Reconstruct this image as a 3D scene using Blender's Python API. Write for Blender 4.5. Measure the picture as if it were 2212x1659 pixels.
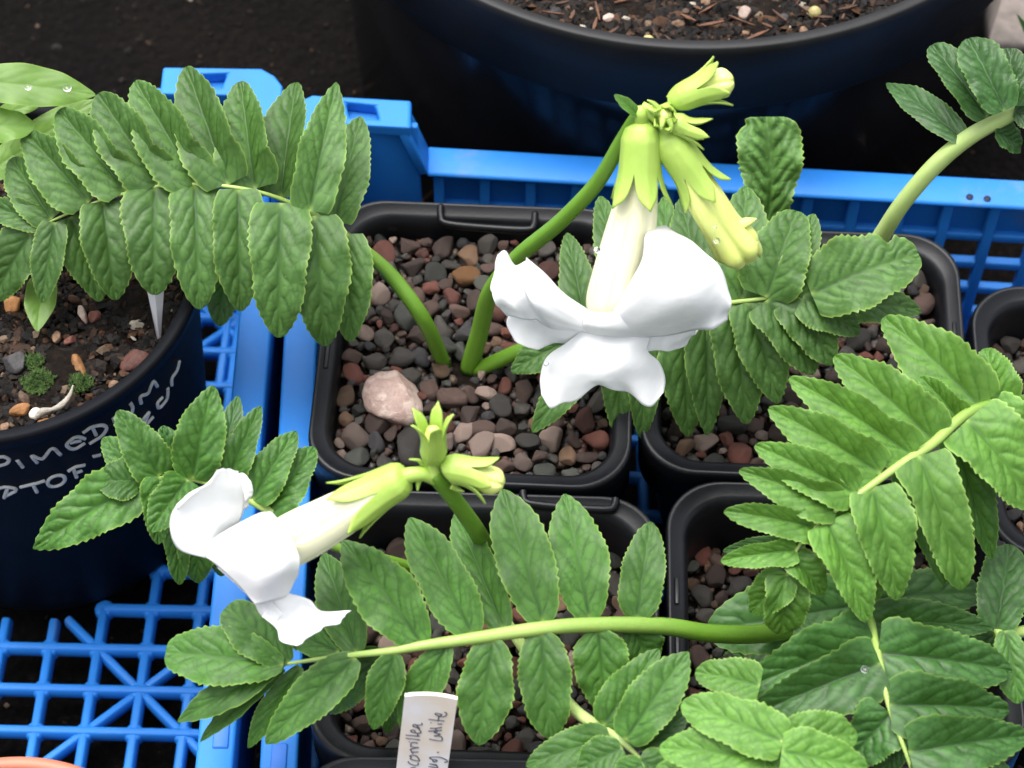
import bpy, bmesh, math, random
import numpy as np
from mathutils import Vector, Matrix
for o in list(bpy.data.objects): bpy.data.objects.remove(o)
scene = bpy.context.scene
COL = scene.collection
R = math.radians
# ------------------------------------------------------------------ camera
ELEV = R(56); LENS = 80.0; DIST = .641
FW = np.array([0, math.cos(ELEV), -math.sin(ELEV)])
UP = np.array([0, math.sin(ELEV), math.cos(ELEV)])
RT = np.array([1., 0, 0])
CAM = np.array([0, 0, .085]) - FW * DIST
FPX = 2212 * LENS / 36.0
cam_data = bpy.data.cameras.new('camera'); cam_data.lens = LENS; cam_data.sensor_width = 36
cam_data.clip_start = .02; cam_data.clip_end = 50
cam = bpy.data.objects.new('camera', cam_data); COL.objects.link(cam)
cam.location = CAM; cam.rotation_euler = (math.pi/2 - ELEV, 0, 0)
cam_data.dof.use_dof = True; cam_data.dof.focus_distance = .60; cam_data.dof.aperture_fstop = 20
scene.camera = cam
scene.render.engine = 'CYCLES'
# ------------------------------------------------------------------ light (overcast)
SUN_EL, SUN_ROT = R(74), R(-40)
world = bpy.data.worlds.new('World'); scene.world = world; world.use_nodes = True
nt = world.node_tree; nt.nodes.clear()
sky = nt.nodes.new('ShaderNodeTexSky'); sky.sky_type = 'NISHITA'; sky.sun_disc = False
sky.sun_elevation = SUN_EL; sky.sun_rotation = SUN_ROT
sky.air_density = 1.0; sky.dust_density = 6.0; sky.ozone_density = 1.0
hsv = nt.nodes.new('ShaderNodeHueSaturation'); hsv.inputs['Saturation'].default_value = .30
bg = nt.nodes.new('ShaderNodeBackground'); bg.inputs[1].default_value = .135
wo = nt.nodes.new('ShaderNodeOutputWorld')
nt.links.new(sky.outputs[0], hsv.inputs['Color']); nt.links.new(hsv.outputs[0], bg.inputs[0]); nt.links.new(bg.outputs[0], wo.inputs[0])
sl = bpy.data.lights.new('sun', 'SUN'); sl.energy = 1.15; sl.angle = R(55); sl.color = (1, .97, .93)
sun = bpy.data.objects.new('sun', sl); COL.objects.link(sun)
# sky sun_rotation 0 = +Y, turning clockwise seen from above
sd = Vector((math.sin(SUN_ROT)*math.cos(SUN_EL), math.cos(SUN_ROT)*math.cos(SUN_EL), math.sin(SUN_EL)))
sun.rotation_euler = (-sd).to_track_quat('-Z', 'Y').to_euler(); sun.location = (0, 0, 2)
vs = scene.view_settings; vs.view_transform = 'Standard'; vs.look = 'None'; vs.exposure = 1.36; vs.gamma = 1; vs.use_curve_mapping = False

# ------------------------------------------------------------------ helpers
rng = np.random.default_rng(7); random.seed(7)
def P(u, v, z):
    """a spot seen at (u, v) of a 2212 px wide frame, standing at height z"""
    d = FW + RT*(u-1106)/FPX - UP*(v-829.5)/FPX
    return CAM + d*((z-CAM[2])/d[2])
def ray(u, v):
    return FW + RT*(u-1106)/FPX - UP*(v-829.5)/FPX
def px2m(p): return float((np.asarray(p)-CAM) @ FW)/FPX
def nrm(a): a = np.asarray(a, float); return a/max(np.linalg.norm(a), 1e-12)

def tag(o, label=None, cat=None, group=None, kind=None):
    if label: o['label'] = label
    if cat: o['category'] = cat
    if group: o['group'] = group
    if kind: o['kind'] = kind
    return o
def link(name, me, mat=None, parent=None):
    o = bpy.data.objects.new(name, me); COL.objects.link(o)
    if mat is not None and me is not None and len(me.materials) == 0: me.materials.append(mat)
    if parent is not None: o.parent = parent; o.matrix_parent_inverse = parent.matrix_basis.inverted()
    return o
def empty(name, loc=(0, 0, 0)):
    o = bpy.data.objects.new(name, None); COL.objects.link(o); o.location = loc; o.empty_display_size = .01
    return o
def mesh(name, V, Fc, smooth=True, attrs=None):
    me = bpy.data.meshes.new(name); me.from_pydata([tuple(map(float, v)) for v in V], [], [tuple(map(int, f)) for f in Fc])
    if smooth: me.polygons.foreach_set('use_smooth', [True]*len(me.polygons))
    if attrs:
        for k, a in attrs.items():
            at = me.attributes.new(k, 'FLOAT', 'POINT'); at.data.foreach_set('value', np.asarray(a, np.float32))
    me.update(); return me
def grid_faces(n, m, wrap=False):
    F = []
    for i in range(n-1):
        for j in range(m if wrap else m-1):
            a = i*m+j; b = i*m+(j+1) % m
            F.append((a, b, b+m, a+m))
    return F
def cr(pts, n):
    """Catmull-Rom through pts (k x d) resampled to n"""
    p = np.asarray(pts, float); k = len(p)
    if k == 2: t = np.linspace(0, 1, n)[:, None]; return p[0]*(1-t)+p[1]*t
    q = np.vstack([2*p[0]-p[1], p, 2*p[-1]-p[-2]])
    t = np.linspace(0, k-1-1e-9, n); i = np.floor(t).astype(int); f = (t-i)[:, None]
    a, b, c, d = q[i], q[i+1], q[i+2], q[i+3]
    return .5*(2*b+(c-a)*f+(2*a-5*b+4*c-d)*f**2+(3*b-a-3*c+d)*f**3)
def frames(path):
    T = np.gradient(path, axis=0); T /= np.linalg.norm(T, axis=1)[:, None]+1e-12
    N = np.zeros_like(T); a = np.array([0, 0, 1.]) if abs(T[0][2]) < .9 else np.array([1., 0, 0])
    N[0] = nrm(a - T[0]*(a@T[0]))
    for i in range(1, len(T)): N[i] = nrm(N[i-1]-T[i]*(N[i-1]@T[i]))
    return T, N, np.cross(T, N)
def tube(name, pts, rad, mat, parent=None, n=40, m=14, ribs=0, cap=True, flat=1.0):
    path = cr(pts, n); r = np.interp(np.linspace(0, 1, n), np.linspace(0, 1, len(rad)), rad)
    T, N, B = frames(path); th = np.linspace(0, 2*math.pi, m, endpoint=False)
    rr = 1 + (ribs*np.cos(5*th) if ribs else 0*th)
    V = (path[:, None] + r[:, None, None]*rr[None, :, None]*(np.cos(th)[None, :, None]*N[:, None]*flat + np.sin(th)[None, :, None]*B[:, None])).reshape(-1, 3)
    F = grid_faces(n, m, True)
    if cap: F += [tuple(range(m))[::-1], tuple((n-1)*m+j for j in range(m))]
    return link(name, mesh(name, V, F, True, dict(along=np.repeat(np.linspace(0, 1, n), m))), mat, parent)
def lathe(profile, m=96, center=(0, 0, 0), closed=False):
    V = []; th = np.linspace(0, 2*math.pi, m, endpoint=False)
    for r, z in profile:
        for t in th: V.append((center[0]+r*math.cos(t), center[1]+r*math.sin(t), center[2]+z))
    return V, grid_faces(len(profile), m, True)
class MB:
    def __init__(s): s.V = []; s.F = []
    def add(s, V, F):
        k = len(s.V); s.V += [tuple(v) for v in V]; s.F += [tuple(i+k for i in f) for f in F]
    def box(s, x0, x1, y0, y1, z0, z1):
        V = [(x, y, z) for z in (z0, z1) for x, y in ((x0, y0), (x1, y0), (x1, y1), (x0, y1))]
        s.add(V, [(3, 2, 1, 0), (4, 5, 6, 7), (0, 1, 5, 4), (1, 2, 6, 5), (2, 3, 7, 6), (3, 0, 4, 7)])
    def build(s, name, mat, parent=None, smooth=False, bevel=0, seg=2, xf=None):
        V = [xf(*v) for v in s.V] if xf else s.V
        o = link(name, mesh(name, V, s.F, smooth), mat, parent)
        if bevel:
            b = o.modifiers.new('bevel', 'BEVEL'); b.width = bevel; b.segments = seg; b.limit_method = 'ANGLE'; b.angle_limit = R(25)
            o.data.polygons.foreach_set('use_smooth', [True]*len(o.data.polygons))
            b.harden_normals = False
        return o

# ------------------------------------------------------------------ materials
def newmat(name):
    m = bpy.data.materials.new(name); m.use_nodes = True
    b = m.node_tree.nodes['Principled BSDF']; return m, m.node_tree, b
def N(nt, t, **kw):
    n = nt.nodes.new(t)
    for k, v in kw.items():
        if k in n.inputs: n.inputs[k].default_value = v
        else: setattr(n, k, v)
    return n
def noise(nt, scale, detail=4, rough=.55, coord='Object'):
    tc = N(nt, 'ShaderNodeTexCoord'); n = N(nt, 'ShaderNodeTexNoise', Scale=scale, Detail=detail, Roughness=rough)
    nt.links.new(tc.outputs[coord], n.inputs['Vector']); return n
def ramp(nt, src, stops):
    r = N(nt, 'ShaderNodeValToRGB'); e = r.color_ramp.elements
    while len(e) < len(stops): e.new(.5)
    for i, (p, c) in enumerate(stops): e[i].position = p; e[i].color = (*c, 1) if len(c) == 3 else c
    nt.links.new(src, r.inputs[0]); return r
def mixc(nt, fac, a, b, blend='MIX'):
    m = N(nt, 'ShaderNodeMix', data_type='RGBA', blend_type=blend)
    for s, v in ((m.inputs[0], fac), (m.inputs[6], a), (m.inputs[7], b)):
        if hasattr(v, 'links'): nt.links.new(v, s)
        elif isinstance(v, (int, float)): s.default_value = v
        else: s.default_value = (*v, 1)
    return m.outputs[2]
def bump(nt, b, src, strength, dist, prev=None):
    n = N(nt, 'ShaderNodeBump', Strength=strength, Distance=dist); nt.links.new(src, n.inputs['Height'])
    if prev: nt.links.new(prev.outputs[0], n.inputs['Normal'])
    nt.links.new(n.outputs[0], b.inputs['Normal']); return n
def plastic(name, col, rough, var=.15, scale=60, bstr=.05, dirt=None, spec=.5):
    m, t, b = newmat(name); n = noise(t, scale, 6)
    c2 = tuple(min(1, c*(1+var)) for c in col); c1 = tuple(c*(1-var) for c in col)
    r = ramp(t, n.outputs[0], [(.3, c1), (.7, c2)]); out = r.outputs[0]
    if dirt:
        n2 = noise(t, 35, 8, .7); r2 = ramp(t, n2.outputs[0], [(.60, (0, 0, 0)), (.74, (1, 1, 1))])
        out = mixc(t, N_mul(t, r2.outputs[0], dirt[1]), out, dirt[0])
    t.links.new(out, b.inputs['Base Color']); b.inputs['Roughness'].default_value = rough
    b.inputs['Specular IOR Level'].default_value = spec
    n3 = noise(t, 900, 3); rr = N(t, 'ShaderNodeMapRange'); rr.inputs[3].default_value = rough-.07; rr.inputs[4].default_value = rough+.1
    t.links.new(n.outputs[0], rr.inputs[0]); t.links.new(rr.outputs[0], b.inputs['Roughness'])
    bump(t, b, n3.outputs[0], bstr, .0003); return m
def N_mul(t, src, k):
    x = N(t, 'ShaderNodeMath', operation='MULTIPLY'); t.links.new(src, x.inputs[0]); x.inputs[1].default_value = k; return x.outputs[0]
M_BLUE = plastic('blue_crate_plastic', (.016, .170, .56), .5, .16, 30, .12, ((.13, .17, .22), .6), .3)
M_BLACK = plastic('black_pot_plastic', (.0042, .0048, .0066), .38, .4, 50, .12, ((.035, .032, .028), .35), .28)
M_BLACK2 = plastic('black_round_pot_plastic', (.006, .0065, .008), .16, .3, 50, .04, ((.03, .03, .03), .3))
M_BLACK3 = plastic('black_lettered_pot_plastic', (.006, .0068, .009), .5, .3, 50, .06, ((.03, .03, .03), .3), .05)
M_BLACK4 = plastic('dull_black_rim_plastic', (.010, .0102, .011), .5, .3, 50, .08, ((.03, .028, .027), .3), .28)
M_TERRA = plastic('terracotta_plastic', (.42, .13, .075), .5, .12, 50, .1)
M_CHALK = plastic('paint_pen', (.42, .43, .42), .7, .25, 300, .1)
M_INK = plastic('pencil', (.10, .10, .13), .6, .3, 600, .1)

def leafmat(name, base, vein, edge, rough=.50, trans=.16, bumpy=.25):
    m, t, b = newmat(name)
    av = N(t, 'ShaderNodeAttribute', attribute_name='vein'); ae = N(t, 'ShaderNodeAttribute', attribute_name='edge'); ab = N(t, 'ShaderNodeAttribute', attribute_name='basal')
    oi = N(t, 'ShaderNodeObjectInfo')
    n = noise(t, 130, 5, .6)
    lo = tuple(c*.80 for c in base); hi = tuple(c*1.2 for c in base)
    c = ramp(t, n.outputs[0], [(.32, lo), (.68, hi)]).outputs[0]
    rv = N(t, 'ShaderNodeMapRange'); t.links.new(oi.outputs['Random'], rv.inputs[0]); rv.inputs[3].default_value = .76; rv.inputs[4].default_value = 1.18
    hs = N(t, 'ShaderNodeHueSaturation'); t.links.new(c, hs.inputs['Color']); t.links.new(rv.outputs[0], hs.inputs['Value'])
    c = mixc(t, av.outputs['Fac'], hs.outputs[0], vein)
    c = mixc(t, N_mul(t, ab.outputs['Fac'], .7), c, edge)
    c = mixc(t, ae.outputs['Fac'], c, edge)
    n2 = noise(t, 45, 7, .7); sp = ramp(t, n2.outputs[0], [(.70, (0, 0, 0)), (.76, (1, 1, 1))])
    c = mixc(t, N_mul(t, sp.outputs[0], .25), c, (.20, .19, .07))
    t.links.new(c, b.inputs['Base Color'])
    rr = N(t, 'ShaderNodeMapRange'); rr.inputs[3].default_value = rough-.08; rr.inputs[4].default_value = rough+.12
    t.links.new(n.outputs[0], rr.inputs[0]); t.links.new(rr.outputs[0], b.inputs['Roughness'])
    b.inputs['Specular IOR Level'].default_value = .33
    vo = N(t, 'ShaderNodeTexVoronoi', feature='DISTANCE_TO_EDGE', Scale=900.0); tc = N(t, 'ShaderNodeTexCoord'); t.links.new(tc.outputs['Object'], vo.inputs['Vector'])
    b1 = bump(t, b, vo.outputs['Distance'], bumpy*.3, .00012)
    n3 = noise(t, 420, 4); bump(t, b, n3.outputs[0], bumpy*.8, .0003, b1)
    tr = N(t, 'ShaderNodeBsdfTranslucent'); tr.inputs['Color'].default_value = (base[0]*2.2+.02, base[1]*1.8+.03, base[2]*.8, 1)
    mx = N(t, 'ShaderNodeMixShader'); mx.inputs[0].default_value = trans
    t.links.new(b.outputs[0], mx.inputs[1]); t.links.new(tr.outputs[0], mx.inputs[2])
    t.links.new(mx.outputs[0], t.nodes['Material Output'].inputs[0]); return m
ML = dict(
    a=leafmat('leaf_mid_green', (.066, .148, .031), (.010, .046, .004), (.25, .38, .08)),
    d=leafmat('leaf_deep_green', (.044, .124, .026), (.006, .030, .003), (.18, .30, .06), .44),
    k=leafmat('leaf_dark_glossy_green', (.034, .098, .022), (.010, .036, .006), (.14, .25, .05), .42),
    l=leafmat('leaf_light_green', (.100, .228, .034), (.022, .088, .007), (.30, .46, .11), .52),
    b=leafmat('leaf_fresh_green', (.056, .150, .022), (.010, .048, .004), (.24, .38, .07), .50),
    e=leafmat('leaf_thin_pale_green', (.14, .27, .045), (.10, .20, .03), (.22, .34, .06), .38, .25, .1))
def stemmat(name, c1, c2, rough=.4):
    m, t, b = newmat(name); n = noise(t, 90, 4); n2 = N(t, 'ShaderNodeTexNoise', Scale=260.0, Detail=3.0)
    tc = N(t, 'ShaderNodeTexCoord'); mp = N(t, 'ShaderNodeMapping'); mp.inputs['Scale'].default_value = (3, 3, .6)
    t.links.new(tc.outputs['Object'], mp.inputs[0]); t.links.new(mp.outputs[0], n2.inputs['Vector'])
    c = mixc(t, n.outputs[0], c1, c2); t.links.new(c, b.inputs['Base Color']); b.inputs['Roughness'].default_value = rough
    b.inputs['Subsurface Weight'].default_value = .08; b.inputs['Subsurface Radius'].default_value = (.002, .003, .001)
    bump(t, b, n2.outputs[0], .2, .0006); return m
M_STEM = stemmat('green_stem', (.085, .20, .012), (.15, .30, .03))
M_STEMP = stemmat('pale_stem', (.32, .46, .11), (.48, .60, .24))
M_RACH = stemmat('leaf_rib', (.24, .37, .07), (.35, .47, .13))
def grade(m):       # green stalk that pales into the leaf rib
    t = m.node_tree; b = t.nodes['Principled BSDF']; src = b.inputs['Base Color'].links[0].from_socket
    at = N(t, 'ShaderNodeAttribute', attribute_name='along'); r = ramp(t, at.outputs['Fac'], [(.22, (0, 0, 0)), (.46, (1, 1, 1))])
    t.links.new(mixc(t, r.outputs[0], (.10, .22, .016), src), b.inputs['Base Color'])
grade(M_RACH)
M_CALYX = stemmat('calyx', (.27, .42, .055), (.38, .54, .11), .45)
M_BUDC = stemmat('bud_corolla', (.60, .70, .12), (.74, .80, .30), .42)
def petalmat(name, c1, c2):
    m, t, b = newmat(name); n = noise(t, 80, 3); at = N(t, 'ShaderNodeAttribute', attribute_name='vein')
    c = mixc(t, at.outputs['Fac'], c1, c2); t.links.new(c, b.inputs['Base Color']); b.inputs['Roughness'].default_value = .45
    b.inputs['Specular IOR Level'].default_value = .3
    b.inputs['Sheen Weight'].default_value = .1
    nb = noise(t, 350, 4); b1 = bump(t, b, nb.outputs[0], .12, .0006); bump(t, b, n.outputs[0], .25, .002, b1)
    tr = N(t, 'ShaderNodeBsdfTranslucent'); tr.inputs['Color'].default_value = (.85, .87, .86, 1)
    mx = N(t, 'ShaderNodeMixShader'); mx.inputs[0].default_value = .22
    t.links.new(b.outputs[0], mx.inputs[1]); t.links.new(tr.outputs[0], mx.inputs[2])
    t.links.new(mx.outputs[0], t.nodes['Material Output'].inputs[0]); return m
M_PETAL = petalmat('white_petal', (.88, .885, .89), (.84, .845, .83))
M_TUBE = petalmat('cream_flower_tube', (.86, .84, .60), (.66, .64, .22))
def stonemat(name, c, var=.62, rough=.68, scale=480, spot=None):
    m, t, b = newmat(name); n = noise(t, scale, 6, .65); oi = N(t, 'ShaderNodeObjectInfo')
    c1 = ramp(t, n.outputs[0], [(.28, tuple(x*(1-var) for x in c)), (.72, tuple(min(1, x*(1+var)) for x in c))]).outputs[0]
    if spot:
        n2 = noise(t, scale*.5, 3, .6); r2 = ramp(t, n2.outputs[0], [(.50, (0, 0, 0)), (.60, (1, 1, 1))]); c1 = mixc(t, r2.outputs[0], c1, spot)
    rv = N(t, 'ShaderNodeMapRange'); t.links.new(oi.outputs['Random'], rv.inputs[0]); rv.inputs[3].default_value = .5; rv.inputs[4].default_value = 1.6
    hs = N(t, 'ShaderNodeHueSaturation'); t.links.new(c1, hs.inputs['Color']); t.links.new(rv.outputs[0], hs.inputs['Value'])
    t.links.new(hs.outputs[0], b.inputs['Base Color']); b.inputs['Roughness'].default_value = rough
    n3 = noise(t, 1500, 3); b1 = bump(t, b, n.outputs[0], .8, .0007); bump(t, b, n3.outputs[0], .5, .0003, b1); return m
M_PEB = [(.34, stonemat('pebble_purple_brown', (.070, .041, .032))),
         (.20, stonemat('pebble_grey', (.056, .049, .042))),
         (.10, stonemat('pebble_green_grey', (.048, .050, .041))),
         (.17, stonemat('pebble_brick_red', (.110, .036, .024))),
         (.09, stonemat('pebble_tan', (.13, .075, .043))),
         (.05, stonemat('pebble_pink_white', (.27, .20, .165), .25, .5, 300, (.16, .10, .085))),
         (.05, stonemat('pebble_slate', (.028, .026, .027)))]
M_ORANGE = stonemat('pebble_orange', (.22, .095, .026), .45)
M_QUARTZ = stonemat('quartz', (.34, .235, .20), .22, .5, 420, (.46, .36, .31))
def soilmat():
    m, t, b = newmat('potting_soil'); n = noise(t, 420, 8, .75); n2 = noise(t, 90, 4)
    c = ramp(t, n.outputs[0], [(.30, (.003, .0022, .0018)), (.52, (.012, .008, .0055)), (.68, (.036, .021, .012)), (.80, (.08, .05, .03))]).outputs[0]
    t.links.new(c, b.inputs['Base Color']); b.inputs['Roughness'].default_value = .85; b.inputs['Specular IOR Level'].default_value = .15
    b1 = bump(t, b, n2.outputs[0], .8, .004); bump(t, b, n.outputs[0], 1, .0025, b1); return m
M_SOIL = soilmat()
def crumbmat():
    m, t, b = newmat('soil_crumbs'); g = N(t, 'ShaderNodeNewGeometry')
    r = ramp(t, g.outputs['Random Per Island'], [(0, (.004, .003, .0025)), (.45, (.012, .008, .006)), (.64, (.03, .016, .009)), (.80, (.06, .029, .014)), (.88, (.012, .010, .009)), (.965, (.13, .09, .06)), (.99, (.35, .31, .25))])
    r.color_ramp.interpolation = 'CONSTANT'
    n = noise(t, 900, 4); c = mixc(t, .5, r.outputs[0], n.outputs[0], 'MULTIPLY'); c = mixc(t, .5, r.outputs[0], c)
    t.links.new(c, b.inputs['Base Color']); b.inputs['Roughness'].default_value = .7; b.inputs['Specular IOR Level'].default_value = .2; bump(t, b, n.outputs[0], .5, .0006); return m
M_CRUMB = crumbmat()
def groundmat():
    m, t, b = newmat('black_matting'); n = noise(t, 700, 6, .8); n2 = noise(t, 12, 5, .6); v = N(t, 'ShaderNodeTexVoronoi', Scale=240.0)
    tc = N(t, 'ShaderNodeTexCoord'); t.links.new(tc.outputs['Object'], v.inputs['Vector'])
    c = ramp(t, n.outputs[0], [(.35, (.0012, .0010, .0010)), (.55, (.0042, .0037, .0034)), (.72, (.018, .016, .014))]).outputs[0]
    c2 = ramp(t, n2.outputs[0], [(.35, (.5, .5, .5)), (.75, (1.7, 1.5, 1.3))]).outputs[0]
    c = mixc(t, 1, c, c2, 'MULTIPLY')
    t.links.new(c, b.inputs['Base Color']); b.inputs['Roughness'].default_value = .9; b.inputs['Specular IOR Level'].default_value = .08
    b1 = bump(t, b, v.outputs['Distance'], .6, .003); bump(t, b, n.outputs[0], .7, .0016, b1); return m
M_GROUND = groundmat()
def labelmat():
    m, t, b = newmat('weathered_white_plastic'); n = noise(t, 55, 4, .5); n2 = noise(t, 300, 5, .7)
    c = ramp(t, n.outputs[0], [(.55, (.74, .72, .72)), (.68, (.70, .62, .52))]).outputs[0]
    c = mixc(t, N_mul(t, ramp(t, n2.outputs[0], [(.66, (0, 0, 0)), (.74, (1, 1, 1))]).outputs[0], .3), c, (.45, .36, .28))
    t.links.new(c, b.inputs['Base Color']); b.inputs['Roughness'].default_value = .35; return m
M_LABEL = labelmat()
M_WHITE = plastic('white_plastic', (.72, .72, .74), .35, .05, 50, .05)
M_ROOT = stonemat('dry_root', (.34, .31, .26), .3, .7, 500)
M_MOSS, _t, _b = newmat('moss'); _n = noise(_t, 500, 3); _t.links.new(ramp(_t, _n.outputs[0], [(.35, (.015, .045, .005)), (.7, (.085, .15, .035))]).outputs[0], _b.inputs['Base Color']); _b.inputs['Roughness'].default_value = .6
M_BARK = stonemat('bark', (.075, .030, .013), .5, .75, 500)
M_PRILL = stonemat('fertiliser_bead', (.52, .44, .17), .2, .4)
M_CONC = stonemat('concrete', (.20, .17, .15), .3, .8, 200)
M_DROP, _t, _b = newmat('water_drop'); _b.inputs['Base Color'].default_value = (1, 1, 1, 1); _b.inputs['Transmission Weight'].default_value = 1; _b.inputs['IOR'].default_value = 1.33; _b.inputs['Roughness'].default_value = .02
_n = noise(_t, 40, 1); bump(_t, _b, _n.outputs[0], .02, .0002)

# ------------------------------------------------------------------ ground
g = mesh('ground', [(-4, -3, -.012), (4, -3, -.012), (4, 6, -.012), (-4, 6, -.012)], [(0, 1, 2, 3)], False)
go = link('ground', g, M_GROUND); go['kind'] = 'structure'
# specks of grit on the matting
def chunk(rs, s, flat=.7, n=6):
    """a small irregular lump: squashed, twisted octahedron-like stone"""
    V = []; F = []
    V.append((0, 0, -1)); 
    for k in range(n): a = 2*math.pi*k/n; V.append((math.cos(a), math.sin(a), rs.uniform(-.35, .35)))
    V.append((0, 0, 1))
    V = np.array(V)*(1+rs.uniform(-.3, .3, (n+2, 1))); V[:, 2] *= flat; V[:, 0] *= rs.uniform(.8, 1.5)
    a, b = rs.uniform(0, 6.28), rs.uniform(-.6, .6)
    Rm = np.array(Matrix.Rotation(a, 3, 'Z') @ Matrix.Rotation(b, 3, 'X')); V = V@Rm.T*s
    for k in range(n): F += [(0, 1+(k+1) % n, 1+k), (n+1, 1+k, 1+(k+1) % n)]
    return V, F
rs = np.random.default_rng(3)
mb = MB()
for k in range(1500):
    x, y = rs.uniform(-.24, .3), rs.uniform(-.16, .32)
    V, F = chunk(rs, rs.choice([.0006, .0008, .0011, .0016], p=[.45, .35, .15, .05])); mb.add(V+np.array([x, y, -.0115]), F)
tag(mb.build('grit', M_CRUMB), 'loose dark grit scattered over the black matting', 'grit', kind='stuff')
sb = MB(); sb.box(.172, .45, .212, .55, -.0119, -.006)
tag(sb.build('paving_slab', M_CONC, bevel=.002), 'grey brown concrete edge behind the large round pot', 'paving', kind='structure')

# ------------------------------------------------------------------ crates
def bar_mesh(mb, a, b, w, h, z):
    a = np.array(a, float); b = np.array(b, float); d = nrm(np.append(b-a, 0))[:2]; n = np.array([-d[1], d[0]])*w/2
    prof = [(1, 0), (1, .55), (.62, 1), (-.62, 1), (-1, .55), (-1, 0)]
    V = []
    for p in (a, b):
        for s, t in prof: V.append((*(p+n*s), z+h*t))
    F = [(i, i+6, (i+1) % 6+6, (i+1) % 6) for i in range(6)]+[tuple(range(6))[::-1][::-1], tuple(range(6, 12))[::-1]]
    mb.add(V, F)
def crate_frame(root, xf, L, Dp, side, ztop=.075, zpost=.096, fl=.0098, post=.037):
    """flanged rim with raised stacking corners; x runs from the shared corner (0) to L, y from the back (0) to -Dp"""
    # inner solid side wall under the flange
    mb = MB(); mb.box(.0042, .0068, -Dp, -.0045, 0, ztop-.0022); mb.build('side_wall', M_BLUE, root, bevel=.0006, xf=xf)
    mb = MB(); mb.box(0, fl, -Dp, -post, ztop-.0022, ztop); mb.box(.0002, .002, -Dp, -post, ztop-.012, ztop-.0024); mb.build('rim', M_BLUE, root, bevel=.0009, xf=xf)
    mb = MB(); mb.box(post+.004, L, -fl-.0012, 0, ztop-.0022, ztop); mb.build('rim', M_BLUE, root, bevel=.001, xf=xf)
    # raised corner: L-shaped cap, sloped shoulder, wall
    zt = zpost
    def prism(pts, z0, z1, sl=0):
        n = len(pts); V = [(x, y, z0) for x, y in pts]+[(x, y, z1) for x, y in pts]
        F = [tuple(range(n))[::-1], tuple(range(n, 2*n))]+[(i, (i+1) % n, (i+1) % n+n, i+n) for i in range(n)]
        return V, F
    mb = MB(); c = .007
    pts = [(c, 0), (c*.4, -c*.4), (0, -c), (0, -post), (fl, -post), (fl, -.0165), (.0165, -fl-.0012), (post, -fl-.0012), (post, 0)]
    hole = [(.0185, -.0082), (.0275, -.0082), (.0262, -.0028), (.0172, -.0022)]
    bm = bmesh.new(); ed = []
    for lp in (pts, hole):
        vv = [bm.verts.new((*q, zt)) for q in lp]; ed += [bm.edges.new((vv[k], vv[(k+1) % len(vv)])) for k in range(len(vv))]
    bmesh.ops.triangle_fill(bm, edges=ed, use_beauty=True)
    ex = bmesh.ops.extrude_face_region(bm, geom=bm.faces[:]); bmesh.ops.translate(bm, vec=(0, 0, -.0042), verts=[v for v in ex['geom'] if isinstance(v, bmesh.types.BMVert)])
    bmesh.ops.recalc_face_normals(bm, faces=bm.faces[:])
    for v in bm.verts: v.co = xf(*v.co)
    me = bpy.data.meshes.new('corner_cap'); bm.to_mesh(me); bm.free(); cap = link('corner_cap', me, M_BLUE, root)
    bv = cap.modifiers.new('bevel', 'BEVEL'); bv.width = .0009; bv.segments = 3; bv.limit_method = 'ANGLE'; bv.angle_limit = R(40)
    mb = MB(); mb.box(.0165, .0282, -.0090, -.0016, zt-.0058, zt-.0044); mb.build('pocket_floor', M_BLUE, root, xf=xf)
    mb = MB()
    V = [(post-.001, 0, zt-.0025), (post+.0046, 0, ztop-.0004), (post+.0046, -fl-.0012, ztop-.0004), (post-.001, -fl-.0012, zt-.0025)]
    V += [(x-.003, y, z-.001) for x, y, z in V]; mb.add(V, [(0, 1, 2, 3), (7, 6, 5, 4), (0, 4, 5, 1), (1, 5, 6, 2), (2, 6, 7, 3), (3, 7, 4, 0)])
    mb.build('shoulder', M_BLUE, root, bevel=.0006, xf=xf)
    mb = MB(); mb.box(.0005, post+.002, -.0085, -.0062, .001, zt-.0026); mb.build('corner_wall', M_BLUE, root, bevel=.0006, xf=xf)
    mb = MB(); mb.box(.016, .0235, -.0125, -.0088, zt-.017, zt-.007); mb.build('lug', M_BLUE, root, bevel=.001, xf=xf)
    mb = MB(); mb.box(.0005, .003, -post, -.009, .001, zt-.0026); mb.build('corner_wall', M_BLUE, root, bevel=.0006, xf=xf)
    # lattice back wall
    zs = [.0, .0165, .0295, .0425, .0565]
    for z in zs[1:]:
        mb = MB(); mb.box(post+.006, L, -.0092, -.0062, z-.0016, z+.0016); mb.build('wall_rail', M_BLUE, root, bevel=.0005, xf=xf)
    mb = MB(); mb.box(post+.006, L, -.0068, -.0052, .0575, ztop-.0024); mb.build('wall_panel', M_BLUE, root, xf=xf)
    x = post+.006
    while x < L:
        mb = MB(); mb.box(x, x+.0032, -.0096, -.0066, 0, ztop-.0024); mb.build('wall_rib', M_BLUE, root, bevel=.0005, xf=xf); x += .0142
# right crate (holds the square pots); slightly bowed, so its sides are not quite square
ORx, ORy = -.0672, .0985
def xfR(x, y, z): return (ORx + x*.9973 + y*(-.010) , ORy - x*.0735 + y, z)
def xfL(x, y, z): return (-.0693 - x*1.0 + y*.012, .1085 + x*.020 + y, z)
crR = empty('plastic_crate', (0, 0, -.006)); tag(crR, 'blue plastic crate holding the square black pots of gravel', 'crate', 'blue plastic crates')
crL = empty('plastic_crate', (-.1, 0, -.006)); tag(crL, 'blue plastic crate with open mesh floor holding the lettered round pot', 'crate', 'blue plastic crates')
bpy.context.view_layer.update()
crate_frame(crR, xfR, .36, .30, 1); crate_frame(crL, xfL, .20, .30, -1)
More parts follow.
